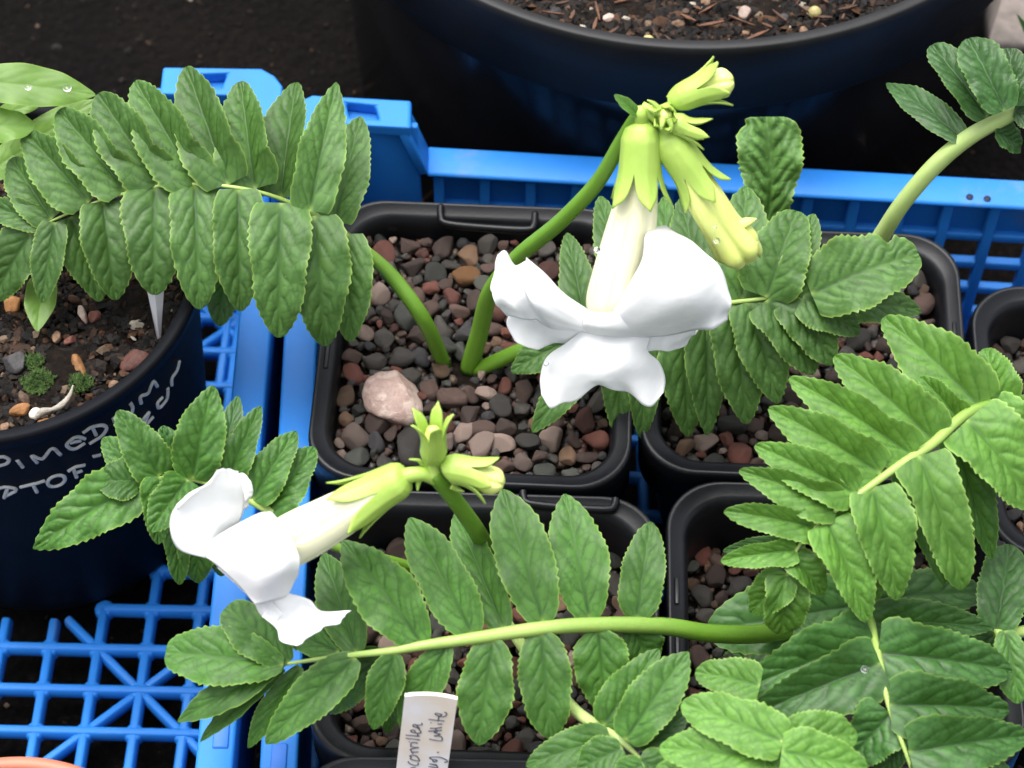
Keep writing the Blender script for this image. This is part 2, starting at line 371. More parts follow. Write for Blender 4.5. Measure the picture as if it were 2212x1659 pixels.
# slots pressed in the rims and dark discs with the shade of small holes painted in
M_SLOT = plastic('blue_slot', (.010, .13, .52), .5, .1, 60, .1)
for (u, v) in ((478, 1580), (602, 1640)):
    p = P(u, v, .0755); mb = MB(); mb.box(p[0]-.0021, p[0]+.0021, p[1]-.0046, p[1]+.0046, .0748, .0756); mb.build('slot', M_SLOT, crL if u < 540 else crR, bevel=.0008)
M_HOLE_SHADE = plastic('hole_shadow_plastic', (.004, .010, .03), .7, .1, 60, .1)
for u, v in ((2095, 424), (2133, 428), (1432, 402)):
    p = P(u, v, .0755); V, F = lathe([(.0001, .0003), (.0011, .0003), (.0011, -.001)], 12, (p[0], p[1], .0751)); link('peg_hole_shade', mesh('peg_hole_shade', V, F), M_HOLE_SHADE, crR)
# mesh floors
PX, PY = .0146, .0137
S0 = np.array([-.1109, -.0548])
def LN(i, j): return S0 + np.array([i*PX + .0006*j, j*PY - i*.00035])
def floor_bar(root, a, b, w=.0034, nodes=()):
    a = np.array(a); b = np.array(b); dd = np.abs(b-a); dz = 0 if dd[0] < .3*dd[1] else (.00035 if dd[1] < .3*dd[0] else -.0004)
    mb = MB(); bar_mesh(mb, a, b, w, .0042, -.0005+dz)
    for c in nodes:
        n = 12; V = [(c[0]+r*math.cos(6.2832*q/n), c[1]+r*math.sin(6.2832*q/n), z) for r, z in ((.0031, 0), (.0031, .0022), (.0025, .00355)) for q in range(n)]
        mb.add(V, grid_faces(3, n, True)+[tuple(range(2*n, 3*n))])
    o = mb.build('floor_bar', M_BLUE, root, smooth=True); bv = o.modifiers.new('bevel', 'BEVEL'); bv.width = .0005; bv.segments = 2; bv.limit_method = 'ANGLE'; bv.angle_limit = R(40)
for i in range(-6, 3):
    top = 12 if i >= 1 else (3 if i == 0 else (2 if i == -1 else 1.7))
    floor_bar(crL, LN(i, -8), LN(i, top))
    if i < 1: floor_bar(crL, LN(i, 8.0), LN(i, 12))
for j in range(-8, 13):
    i0 = -6
    if j == 2: i0 = -1
    if j in (3,): i0 = 0
    if 4 <= j < 8: i0 = 1
    floor_bar(crL, LN(i0, j), LN(2.45, j), nodes=[LN(i, j) for i in range(i0, 3)])
for (ci, cj) in ((0, 0), (.75, 9.7)):
    for dx, dy in ((1, 1), (-1, 1), (1, -1), (-1, -1)):
        k = 1.75 if (dx, dy) == (-1, 1) else 2.2
        if dx > 0: k = min(k, 2.3-ci)
        floor_bar(crL, LN(ci, cj), LN(ci+dx*k, cj+dy*k), .0031)
floor_bar(crL, LN(.75, 8), LN(.75, 12)); floor_bar(crL, LN(-1, 7.8), LN(.9, 6.0), .003)
for i in range(0, 26): floor_bar(crR, (-.058+i*.0142, .086-i*.001), (-.058+i*.0142, -.16))
for j in range(0, 18): floor_bar(crR, (-.06, .082-j*.0137), (.28, .058-j*.0137))

# ------------------------------------------------------------------ square pots
def rrect(hx, hy, r, n=10):
    pts = []
    for cx, cy, a0 in ((hx-r, hy-r, 0), (-hx+r, hy-r, 90), (-hx+r, -hy+r, 180), (hx-r, -hy+r, 270)):
        for k in range(n+1):
            a = R(a0+90*k/n); pts.append((cx+r*math.cos(a), cy+r*math.sin(a)))
    return pts
def square_pot(cx, cy, hx, hy, z, rot, label, tabs=()):
    root = empty('square_pot', (cx, cy, .004)); tag(root, label, 'plant pot', 'square black plastic pots')
    bpy.context.view_layer.update()
    ca, sa = math.cos(rot), math.sin(rot)
    def loop(ins, zz, r): return [(cx+x*ca-y*sa, cy+x*sa+y*ca, zz) for x, y in rrect(hx-ins, hy-ins, r)]
    r0 = .0150
    rim = [(.0012, -.017, r0), (0, -.0165, r0), (0, -.0014, r0), (.0002, -.0004, r0), (.0007, 0, r0), (.0013, -.0002, r0), (.0018, -.0009, r0*.95), (.0040, -.0013, r0*.9), (.0052, -.0022, r0*.85), (.0060, -.006, r0*.8), (.0072, -.030, r0*.75)]
    V = []; [V.extend(loop(i, z+zz, r)) for i, zz, r in rim]
    m = len(V)//len(rim)
    link('rim', mesh('rim', V, [f[::-1] for f in grid_faces(len(rim), m, True)][::1]), M_BLACK, root)
    body = [(.0013, -.0168, r0), (.0035, -.019, r0), (.0075, -.05, r0*.9), (.0125, -(z-.0045), r0*.8), (.03, -(z-.0046), r0*.3)]
    V = []; [V.extend(loop(i, z+zz, r)) for i, zz, r in body]
    link('body', mesh('body', V, grid_faces(len(body), m, True)), M_BLACK, root)
    for (u0, v0, u1, v1) in tabs:   # label-holder loop on the rim
        pts = [P(u0, v0, z+.0004), P(u0+1, v1-8, z+.0003), P(u0+14, v1+6, z+.0002), P((u0+u1)/2, v1+15, z), P(u1-18, v1+19, z+.0002), P(u1-3, v1+10, z+.0003), P(u1, v0+16, z+.0004)]
        tube('label_holder', pts, [.0011]*3, M_BLACK, root, 50, 8, flat=1.3)
    # slots in the side rims
    for sgn in (-1, 1):
        mb = MB(); mb.box(sgn*(hx-.0027)-.0006, sgn*(hx-.0027)+.0006, .004, .012, z-.0017, z-.0006); mb.box(sgn*(hx-.0027)-.0006, sgn*(hx-.0027)+.0006, -.012, -.003, z-.0017, z-.0006)
        mb.build('rim_slot', M_BLACK, root, bevel=.0003, xf=lambda x, y, zz: (cx+x*ca-y*sa, cy+x*sa+y*ca, zz))
    return root
POTS = {
    'A': (-.0100, .0139, .0447, .0487, .088, -.050, 'square black pot around the pale pink quartz stone'),
    'B': (.0830, .0115, .0460, .0432, .086, -.050, 'square black pot in the back row beside the blue lattice wall'),
    'C': (-.0062, -.0765, .0450, .0405, .086, -.035, 'square black pot under the long front leaf'),
    'D': (.0870, -.0745, .0460, .0425, .084, -.030, 'square black pot under the overlapping dark leaves'),
    'E': (.1755, -.0120, .0450, .0455, .085, -.040, 'square black pot in the corner by the pale green leaf stalk'),
    'F': (-.0090, -.1590, .0460, .0440, .087, -.020, 'square black pot holding the handwritten label')}
for k, (cx, cy, hx, hy, z, rot, lb) in POTS.items():
    square_pot(cx, cy, hx, hy, z, rot, lb, ((952, 446, 1156, 478),) if k == 'A' else (((1130, 1062, 1330, 1082),) if k == 'C' else ()))

# pebbles
def pebble_mesh(k):
    rs = np.random.default_rng(100+k); bm = bmesh.new(); bmesh.ops.create_icosphere(bm, subdivisions=3, radius=1)
    nf = rs.integers(7, 14); d = rs.normal(size=(nf, 3)); d /= np.linalg.norm(d, axis=1)[:, None]; off = rs.uniform(.55, .92, nf)
    sc = np.array([rs.uniform(.95, 1.3), rs.uniform(.78, 1.0), rs.uniform(.55, .8)]); ph = rs.uniform(0, 6, 3)
    for v in bm.verts:
        p = np.array(v.co); 
        for dd, oo in zip(d, off):           # broken facets
            h = p@dd
            if h > oo*.94: p = p-dd*(h-oo*.94)*.99
        p = p*(1+.03*math.sin(3*p[0]+ph[0])*math.sin(3*p[1]+ph[1])); v.co = p*sc
    me = bpy.data.meshes.new('pebble'); bm.to_mesh(me); bm.free(); me.polygons.foreach_set('use_smooth', [True]*len(me.polygons)); return me
PEB = [pebble_mesh(k) for k in range(24)]
for me in PEB: me.materials.append(M_PEB[0][1])
pw = np.array([w for w, _ in M_PEB]); pw = pw/pw.sum()
def put_pebble(parent, p, r, rs, mat=None, name='pebble'):
    o = bpy.data.objects.new(name, PEB[rs.integers(len(PEB))]); COL.objects.link(o)
    o.parent = parent; o.matrix_parent_inverse = parent.matrix_basis.inverted() if parent else Matrix()
    o.location = p; o.scale = (r, r, r); o.rotation_euler = (rs.uniform(-.55, .55), rs.uniform(-.55, .55), rs.uniform(0, 6.28))
    o.material_slots[0].link = 'OBJECT'; o.material_slots[0].material = mat or M_PEB[rs.choice(len(M_PEB), p=pw)][1]
    return o
def gravel(key, label, depth=.0085, rmin=.0014, rmax=.0040, keep=(), clip=None, seed=0):
    cx, cy, hx, hy, z, rot, _ = POTS[key]; rs = np.random.default_rng(50+seed); zs = z-depth; hx -= .0070; hy -= .0070
    ca, sa = math.cos(rot), math.sin(rot); W = lambda x, y: (cx+x*ca-y*sa, cy+x*sa+y*ca)
    V = []; F = []; n = 30                     # soil under the stones
    for i in range(n):
        for j in range(n):
            x, y = (-1+2*i/(n-1))*hx*1.03, (-1+2*j/(n-1))*hy*1.03; X, Y = W(x, y); V.append((X, Y, zs-.0035+rs.uniform(-.0006, .0006)))
    g = link('gravel_mulch', mesh('gravel_mulch', V, [f[::-1] for f in grid_faces(n, n)]), M_SOIL); tag(g, label, 'gravel', 'gravel in the square pots')
    pts = [(np.array(q[:2]), q[2]) for q in keep]
    first = len(pts); out = []
    for r in np.sort(np.clip(rs.gamma(5, .00034, 5200), rmin, rmax))[::-1]:
        for _ in range(3):
            x, y = rs.uniform(-hx+r*.5, hx-r*.5), rs.uniform(-hy+r*.5, hy-r*.5); q = np.array(W(x, y))
            if all(np.sum((q-p)**2) > ((r+s)*.80)**2 for p, s in pts):
                pts.append((q, r)); out.append((q, r)); break
    sm = MB(); nb = 0
    for q, r in out:
        vis = clip is None or clip(q)
        if vis and nb < 298: put_pebble(g, (q[0], q[1], zs-r*.15+rs.uniform(-.0004, .0014)), r, rs); nb += 1
        else:
            Vc, Fc = chunk(rs, r, .75, 8); sm.add(Vc+np.array([q[0], q[1], zs-r*.2]), Fc)
    for _ in range(900):
        x, y = rs.uniform(-hx, hx), rs.uniform(-hy, hy); q = W(x, y); r = rs.uniform(.0009, .0019)
        Vc, Fc = chunk(rs, r, .8, 7); sm.add(Vc+np.array([q[0], q[1], zs-.0026+rs.uniform(-.0004, .0010)]), Fc)
    o = sm.build('small_stones', M_PEBS, g, smooth=True); o['kind'] = 'stuff'
    return g
def pebs():
    m, t, b = newmat('small_gravel'); g = N(t, 'ShaderNodeNewGeometry')
    r = ramp(t, g.outputs['Random Per Island'], [(0, (.035, .026, .022)), (.3, (.042, .038, .034)), (.5, (.06, .025, .018)), (.65, (.03, .028, .026)), (.85, (.075, .05, .034)), (.95, (.15, .12, .09))]); r.color_ramp.interpolation = 'CONSTANT'
    n = noise(t, 700, 4); c = mixc(t, .6, r.outputs[0], n.outputs[0], 'OVERLAY'); t.links.new(c, b.inputs['Base Color']); b.inputs['Roughness'].default_value = .6; bump(t, b, n.outputs[0], .4, .0005); return m
M_PEBS = pebs()
inframe = lambda q: True
def infr(q):
    d = np.array([q[0], q[1], .075])-CAM; dd = d@FW; u = 1106+FPX*(d@RT)/dd; v = 829.5-FPX*(d@UP)/dd
    return -40 < u < 2252 and -40 < v < 1700
ZG = .0795
crownA = P(995, 800, ZG); quartz = P(850, 858, ZG)
keepA = [(crownA[0], crownA[1], .0058), (quartz[0], quartz[1], .0076)]
fixed = [(1006, 598, .0040, M_ORANGE), (1038, 965, .0042, M_PEB[5][1]), (1050, 850, .0030, M_PEB[5][1]), (1085, 960, .0034, M_PEB[5][1]), (890, 970, .0060, M_PEB[1][1]), (770, 945, .0042, M_PEB[5][1]), (748, 857, .0036, M_PEB[4][1]), (950, 800, .0034, M_PEB[4][1]), (938, 592, .0038, M_PEB[2][1]), (1130, 1000, .0028, M_PEB[5][1]), (1180, 590, .0042, M_PEB[3][1]), (830, 550, .0044, M_PEB[3][1])]
for u, v, r, m in fixed: p = P(u, v, ZG); keepA.append((p[0], p[1], r))
gA = gravel('A', 'mixed brown and grey pebbles around the pale pink quartz stone', keep=keepA, clip=infr, seed=1)
for u, v, r, m in fixed: p = P(u, v, ZG); put_pebble(gA, (p[0], p[1], ZG+.0003), r*1.05, rs, m)
gravel('B', 'shaded red and grey pebbles under the hanging leaflets behind the open flower', clip=infr, seed=2, depth=.009)
gravel('C', 'dark brown pebbles between the long front leaf and the pot rim', clip=infr, seed=3, depth=.018)
gravel('D', 'shaded pebbles under the dark overlapping leaves', clip=infr, seed=4, depth=.024)
gravel('E', 'grey and red pebbles in the corner pot by the pale leaf stalk', clip=infr, seed=5, depth=.018)
gravel('F', 'pebbles in the pot that holds the handwritten label', clip=infr, seed=6, depth=.012)
# the pale quartz stone
bm = bmesh.new(); bmesh.ops.create_icosphere(bm, subdivisions=4, radius=1); rs2 = np.random.default_rng(12)
dn = rs2.normal(size=(11, 3)); dn /= np.linalg.norm(dn, axis=1)[:, None]; of = rs2.uniform(.70, .92, 11)
for v in bm.verts:
    p = np.array(v.co)
    for dd, oo in zip(dn, of):
        h = p@dd
        if h > oo: p = p-dd*(h-oo)*.9
    p = p*(1+.02*math.sin(9*p[0]+2)*math.sin(8*p[1])+.012*math.sin(23*p[0])*math.sin(21*p[1]+1)); v.co = p*np.array([.0088, .0098, .0058])
me = bpy.data.meshes.new('quartz_stone'); bm.to_mesh(me); bm.free(); me.polygons.foreach_set('use_smooth', [True]*len(me.polygons))
o = link('quartz_stone', me, M_QUARTZ); o.location = P(850, 860, ZG+.002); o.rotation_euler = (.1, .1, .4); tag(o, 'large pale pink quartz stone lying on the gravel', 'stone')

# ------------------------------------------------------------------ round pots
def soil_disc(name, c, r, z, seed, label, cat, crumbs=1500, amp=.0016, vis=None):
    rs = np.random.default_rng(seed); V = [(c[0], c[1], z)]; F = []; nr, m = 40, 120; ph = rs.uniform(0, 6, 8)
    for i in range(1, nr+1):
        for j in range(m):
            a = 2*math.pi*j/m; q = r*i/nr; x, y = q*math.cos(a), q*math.sin(a)
            h = amp*(math.sin(150*x+ph[0])*math.sin(130*y+ph[1])+.6*math.sin(310*x+ph[2]+90*y)*math.sin(280*y+ph[3]))+rs.uniform(-amp, amp)*.6
            V.append((c[0]+x, c[1]+y, z+h))
    F += [(0, 1+j, 1+(j+1) % m) for j in range(m)]
    for i in range(nr-1):
        for j in range(m): a = 1+i*m+j; b = 1+i*m+(j+1) % m; F.append((a, a+m, b+m, b))
    s = link(name, mesh(name, V, F), M_SOIL); tag(s, label, cat)
    mb = MB(); k = 0
    while k < crumbs:
        x, y = rs.uniform(-r, r), rs.uniform(-r, r)
        if x*x+y*y > (r*.985)**2 or (vis and not vis((c[0]+x, c[1]+y))): continue
        sz = min(rs.gamma(2.2, .00026)+.0003, .0021); Vc, Fc = chunk(rs, sz, .7, 6)
        if rs.random() < .10: Vc = Vc*np.array([1, 1, .5])+0; Vc[:, 0] *= 2.2
        mb.add(Vc+np.array([c[0]+x, c[1]+y, z+amp*.4]), Fc); k += 1
    o = mb.build('soil_crumbs', M_CRUMB, s); o['kind'] = 'stuff'; return s
LC = np.array([-.1440, .0200]); LZ = .115; LR = .0592
rt_ = empty('round_pot', (LC[0], LC[1], .004)); tag(rt_, 'black round pot with white hand lettering and dark soil', 'plant pot'); bpy.context.view_layer.update()
def lrad(z): return .0492+(.0560-.0492)*(z-.004)/(LZ-.006-.004)
prof = [(.03, .0045), (.0480, .004), (.0492, .0055), (lrad(LZ-.0064), LZ-.0064)]
V, F = lathe([(r, z) for r, z in prof], 160, (LC[0], LC[1], 0)); link('body', mesh('body', V, F), M_BLACK3, rt_)
prof = [(lrad(LZ-.0064)-.0004, LZ-.0062), (LR-.0010, LZ-.0057), (LR-.0002, LZ-.0012), (LR-.0006, LZ-.0003), (LR-.0012, LZ), (LR-.0036, LZ-.0003), (LR-.0042, LZ-.0014), (LR-.0050, LZ-.03)]
V, F = lathe(prof, 160, (LC[0], LC[1], 0)); link('rim', mesh('rim', V, F), M_BLACK3, rt_)
lsoil = soil_disc('potting_soil', LC, LR-.0042, LZ-.016, 5, 'dark potting soil in the lettered round pot', 'soil', 5200)
# white hand lettering on the pot wall
def hit_wall(u, v):
    d = ray(u, v); t = .4
    for k in range(4000):
        p = CAM+d*t
        if p[2] < LZ-.0066:
            rr = math.hypot(p[0]-LC[0], p[1]-LC[1]); q = lrad(p[2])
            if rr <= q: return np.array([LC[0]+(p[0]-LC[0])*q/rr, LC[1]+(p[1]-LC[1])*q/rr, p[2]])
        t += .0002
    return None
LET = [[(-60, 1195), (-25, 1310)], [(-60, 1195), (20, 1172), (82, 1200), (60, 1238), (-20, 1262)], [(160, 1205), (188, 1240), (215, 1275)], [(350, 1230), (300, 1165), (400, 1192), (490, 1095), (570, 1155)],
       [(800, 1000), (720, 985), (650, 1030), (632, 1075), (700, 1100), (800, 1040)], [(655, 1045), (760, 1018)], [(870, 890), (905, 960)], [(780, 945), (860, 885), (960, 865), (1003, 890), (960, 960), (840, 1045)],
       [(1065, 785), (1082, 832)], [(1130, 745), (1180, 772), (1230, 742), (1250, 685), (1228, 642)], [(1330, 640), (1322, 575), (1392, 540), (1440, 430), (1482, 472)],
       [(-20, 1470), (80, 1460), (152, 1488), (55, 1545)], [(70, 1475), (40, 1562)], [(190, 1462), (300, 1435), (425, 1400)], [(310, 1440), (348, 1510)],
       [(530+82*math.cos(a)+8*math.sin(a), 1402-22*math.cos(a)+48*math.sin(a)) for a in np.linspace(0, 6.3, 14)], [(640, 1312), (710, 1270), (800, 1248)], [(690, 1288), (722, 1370)], [(715, 1325), (775, 1300)], [(870, 1165), (945, 1145)],
       [(1308, 842), (1402, 722), (1350, 862), (1442, 760)], [(1580, 480), (1572, 580), (1515, 660), (1490, 668), (1485, 622), (1530, 572)], [(1618, 455), (1618, 388), (1665, 312), (1688, 220)]]
for st in LET:
    st2 = cr(st, max(12, 6*len(st))); pts = [hit_wall(.2288*a, 717+.2288*b+max(0, a-700)*.012) for a, b in st2]; pts = [p for p in pts if p is not None]
    if len(pts) > 2: tube('lettering', pts, [.00060], M_CHALK, rt_, max(12, len(pts)), 6)
# things on that soil
SZ = LZ-.0145
def bit(name, u, v, sx, sy, sz, rotz, mat, label, cat, group=None, z=SZ, seed=0, tilt=.2):
    sx, sy, sz = sx*.84, sy*.84, sz*.84
    bm = bmesh.new(); bmesh.ops.create_icosphere(bm, subdivisions=3, radius=1); rs = np.random.default_rng(200+seed+int(u)); d = rs.normal(size=(10, 3)); d /= np.linalg.norm(d, axis=1)[:, None]; of = rs.uniform(.55, .9, 10)
    for vv in bm.verts:
        p = np.array(vv.co)
        for dd, oo in zip(d, of):
            h = p@dd
            if h > oo: p = p-dd*(h-oo)*.92
        vv.co = p*np.array([sx, sy, sz])
    me = bpy.data.meshes.new(name); bm.to_mesh(me); bm.free(); me.polygons.foreach_set('use_smooth', [True]*len(me.polygons))
    o = link(name, me, mat); o.location = P(u, v, z+sz*.15); o.rotation_euler = (tilt, -tilt, rotz); return tag(o, label, cat, group)
bit('bark_chip', 168, 790, .0022, .0054, .0013, .45, M_ORANGE, 'long orange brown chip beside the moss in the lettered pot', 'chip', 'chips on the soil of the lettered pot')
bit('bark_chip', 28, 655, .0042, .0034, .002, .2, M_ORANGE, 'broad orange chip under the drooping pale leaf', 'chip', 'chips on the soil of the lettered pot')
bit('bark_chip', 46, 888, .0042, .0026, .0022, .2, M_ORANGE, 'orange chip touching the white dry root', 'chip', 'chips on the soil of the lettered pot')
bit('stone', 290, 778, .0058, .0038, .0022, .5, M_PEB[3][1], 'flat reddish stone on soil against the lettered pot rim', 'stone', 'stones on the soil of the lettered pot')
bit('stone', 30, 783, .0048, .0046, .0022, .2, M_PEB[6][1], 'dark slate lump on soil beside the moss', 'stone', 'stones on the soil of the lettered pot')
bit('stone', 178, 680, .0016, .0038, .0014, .35, M_PEB[5][1], 'narrow cream stone on soil near the white plant marker', 'stone', 'stones on the soil of the lettered pot')
bit('stone', 205, 683, .0024, .0024, .0018, .3, M_PEB[3][1], 'small pink stone beside the narrow cream stone', 'stone', 'stones on the soil of the lettered pot')
for i, (u, v) in enumerate(((95, 912), (8, 925), (52, 860), (160, 645), (152, 735), (122, 728), (246, 832))):
    bit('stone', u, v, .0022+.0004*(i % 3), .0017, .0014, i, [M_ORANGE, M_PEB[4][1], M_PEB[4][1], M_BARK, M_PEB[3][1], M_PEB[4][1], M_PEB[4][1]][i], 'small tan or rusty stone sunk in the lettered pot soil', 'stone', 'small stones in the lettered pot soil')
# moss
def moss(u, v, r, n, seed, label):
    rs = np.random.default_rng(seed); mb = MB(); c = P(u, v, SZ)
    for k in range(n):
        a, q = rs.uniform(0, 6.28), r*math.sqrt(rs.random()); b = c+np.array([q*math.cos(a), q*math.sin(a), -.0008]); h = rs.uniform(.0012, .0034)*(1.2-q/r*.6)
        t = b+np.array([rs.normal()*.0007, rs.normal()*.0007, h]); s = .00025
        for m_ in range(3):
            aa = rs.uniform(0, 6.28); dd = np.array([math.cos(aa), math.sin(aa), .4])*rs.uniform(.0005, .0011); mid = b*(.55)+t*.45
            e = np.cross(dd, [0, 0, 1]); e = nrm(e)*s; mb.add([mid-e, mid+e, mid+dd+np.array([0, 0, .0006])], [(0, 1, 2)])
        e = np.array([s, 0, 0]); f = np.array([0, s, 0]); mb.add([b-e, b+e, b+f, t], [(0, 1, 3), (1, 2, 3), (2, 0, 3)])
    tag(mb.build('moss_clump', M_MOSS), label, 'moss', 'moss on the soil of the lettered pot')
moss(82, 825, .0042, 300, 1, 'taller grey green moss clump beside the dry white root'); moss(72, 782, .0026, 110, 2, 'small bright green moss clump near the dark slate lump'); moss(175, 828, .0032, 150, 3, 'dark green moss tuft at the foot of the orange chip')
rootpts = [P(75, 905, SZ+.0005), P(92, 890, SZ+.002), P(112, 885, SZ+.0022), P(132, 876, SZ+.002), P(150, 855, SZ+.003), P(158, 832, SZ+.004)]
ro = tube('dry_root', rootpts, [.0006, .0012, .0006, .0010, .0006, .0002], M_ROOT, None, 60, 10); tag(ro, 'curved white dry root fragment lying on the soil', 'root')
bit('root_knot', 76, 893, .0022, .0019, .0010, .6, M_ROOT, 'crumbly white knot at the end of the dry root', 'root')
# plant marker stuck in the lettered pot (tip down)
a, b, c_, d_ = P(316, 620, SZ+.022), P(354, 620, SZ+.022), P(347, 733, SZ-.001), P(340, 735, SZ-.001)
mid = (a+b)/2+np.array([0, -.0009, 0]); mid2 = (c_+d_)/2
V = [a, mid, b, c_, mid2, d_]; V += [np.array(v)+np.array([0, .0008, -.0004]) for v in V]
me = mesh('plant_marker', V, [(0, 5, 4, 1), (1, 4, 3, 2), (7, 10, 11, 6), (8, 9, 10, 7), (0, 6, 11, 5), (2, 3, 9, 8), (0, 1, 7, 6), (1, 2, 8, 7), (3, 4, 10, 9), (4, 5, 11, 10)], False)
tag(link('plant_marker', me, M_WHITE), 'white plastic marker stuck point down in the lettered pot', 'plant label')

# big pot behind the crate
BC = np.array([.0560, .2125]); BZ = .125; BR = .1235
rb = empty('large_round_pot', (BC[0], BC[1], -.012)); tag(rb, 'large glossy black round pot of brown compost behind the crate', 'plant pot'); bpy.context.view_layer.update()
V, F = lathe([(.05, -.0118), (.109, -.0118), (.112, -.010), (BR-.0075, BZ-.030)], 200, (BC[0], BC[1], 0)); link('body', mesh('body', V, F), M_BLACK2, rb)
V, F = lathe([(BR-.0078, BZ-.0298), (BR-.0025, BZ-.0285), (BR-.0008, BZ-.003), (BR-.0009, BZ-.0004), (BR-.0014, BZ), (BR-.0044, BZ-.0002), (BR-.0050, BZ-.0012), (BR-.008, BZ-.03)], 200, (BC[0], BC[1], 0)); link('rim', mesh('rim', V, F), M_BLACK4, rb)
bsoil = soil_disc('potting_soil', BC, BR-.005, BZ-.0085, 9, 'reddish brown bark compost in the large round pot', 'soil', 9000, .0014, lambda q: q[1] < .165)
bz = BZ-.0075
for i, (u, v) in enumerate(((1400, 90), (1760, 27))):
    p = P(u, v, bz+.001); bm = bmesh.new(); bmesh.ops.create_uvsphere(bm, u_segments=16, v_segments=10, radius=.0020)
    me = bpy.data.meshes.new('fertiliser_bead'); bm.to_mesh(me); bm.free(); me.polygons.foreach_set('use_smooth', [True]*len(me.polygons)); o = link('fertiliser_bead', me, M_PRILL); o.location = p
    tag(o, 'yellow round fertiliser bead on the bark compost', 'fertiliser bead', 'fertiliser beads in the large pot')
for i, (u, v, sx, sy, m_) in enumerate(((1465, 52, .0024, .0019, 4), (1610, 28, .003, .0026, 5), (1318, 38, .0018, .003, 5), (1735, 72, .002, .004, 4), (1525, 4, .0022, .0018, 4), (1610, 72, .0016, .0014, 4), (1480, 25, .0016, .0013, 4), (1690, 40, .0024, .002, 6), (1200, 28, .003, .0036, 6))):
    bit('stone', u, v, sx, sy, sx*.7, i, M_PEB[m_][1], 'small stone bedded in the bark compost of the large pot', 'stone', 'stones in the large pot compost', z=bz)
rs = np.random.default_rng(77)
for k in range(40):
    u, v = rs.uniform(1080, 1950), rs.uniform(-10, 100)
    if ((u-1500)/480)**2 > 1-(v/120): continue
    L = rs.uniform(.002, .0075); an = rs.uniform(0, 3.14); p = P(u, v, bz+.0012); d = np.array([math.cos(an), math.sin(an), rs.uniform(-.1, .2)])*L/2; n_ = np.array([-math.sin(an), math.cos(an), 0])*rs.uniform(.0002, .0006); h = np.array([0, 0, .0006])
    V = [p-d-n_*.4, p-n_, p+d-n_*.3, p+d+n_*.3, p+n_, p-d+n_*.4]; V += [np.array(q)+h for q in V]
    me = mesh('bark_shred', V, [tuple(range(6))[::-1], tuple(range(6, 12))]+[(i, (i+1) % 6, (i+1) % 6+6, i+6) for i in range(6)], False)
    tag(link('bark_shred', me, M_BARK), 'thin reddish bark shred on the compost of the large pot', 'bark', 'bark shreds on the large pot compost')
# terracotta pot, only its back rim in view
TC = np.array([-.1265, -.1580]); TR = .0470; TZ = .080
rt2 = empty('terracotta_pot', (TC[0], TC[1], .004)); tag(rt2, 'terracotta coloured plastic pot rim on the mesh floor', 'plant pot'); bpy.context.view_layer.update()
V, F = lathe([(.02, .0045), (.034, .004), (TR-.005, TZ-.016)], 120, (TC[0], TC[1], 0)); link('body', mesh('body', V, F), M_TERRA, rt2)
V, F = lathe([(TR-.0052, TZ-.016), (TR-.0005, TZ-.0155), (TR, TZ-.0015), (TR-.0008, TZ), (TR-.0030, TZ), (TR-.0038, TZ-.001), (TR-.0055, TZ-.020)], 120, (TC[0], TC[1], 0)); link('rim', mesh('rim', V, F), M_TERRA, rt2)
soil_disc('potting_soil', TC, TR-.0045, TZ-.014, 15, 'soil inside the terracotta coloured pot', 'soil', 300)

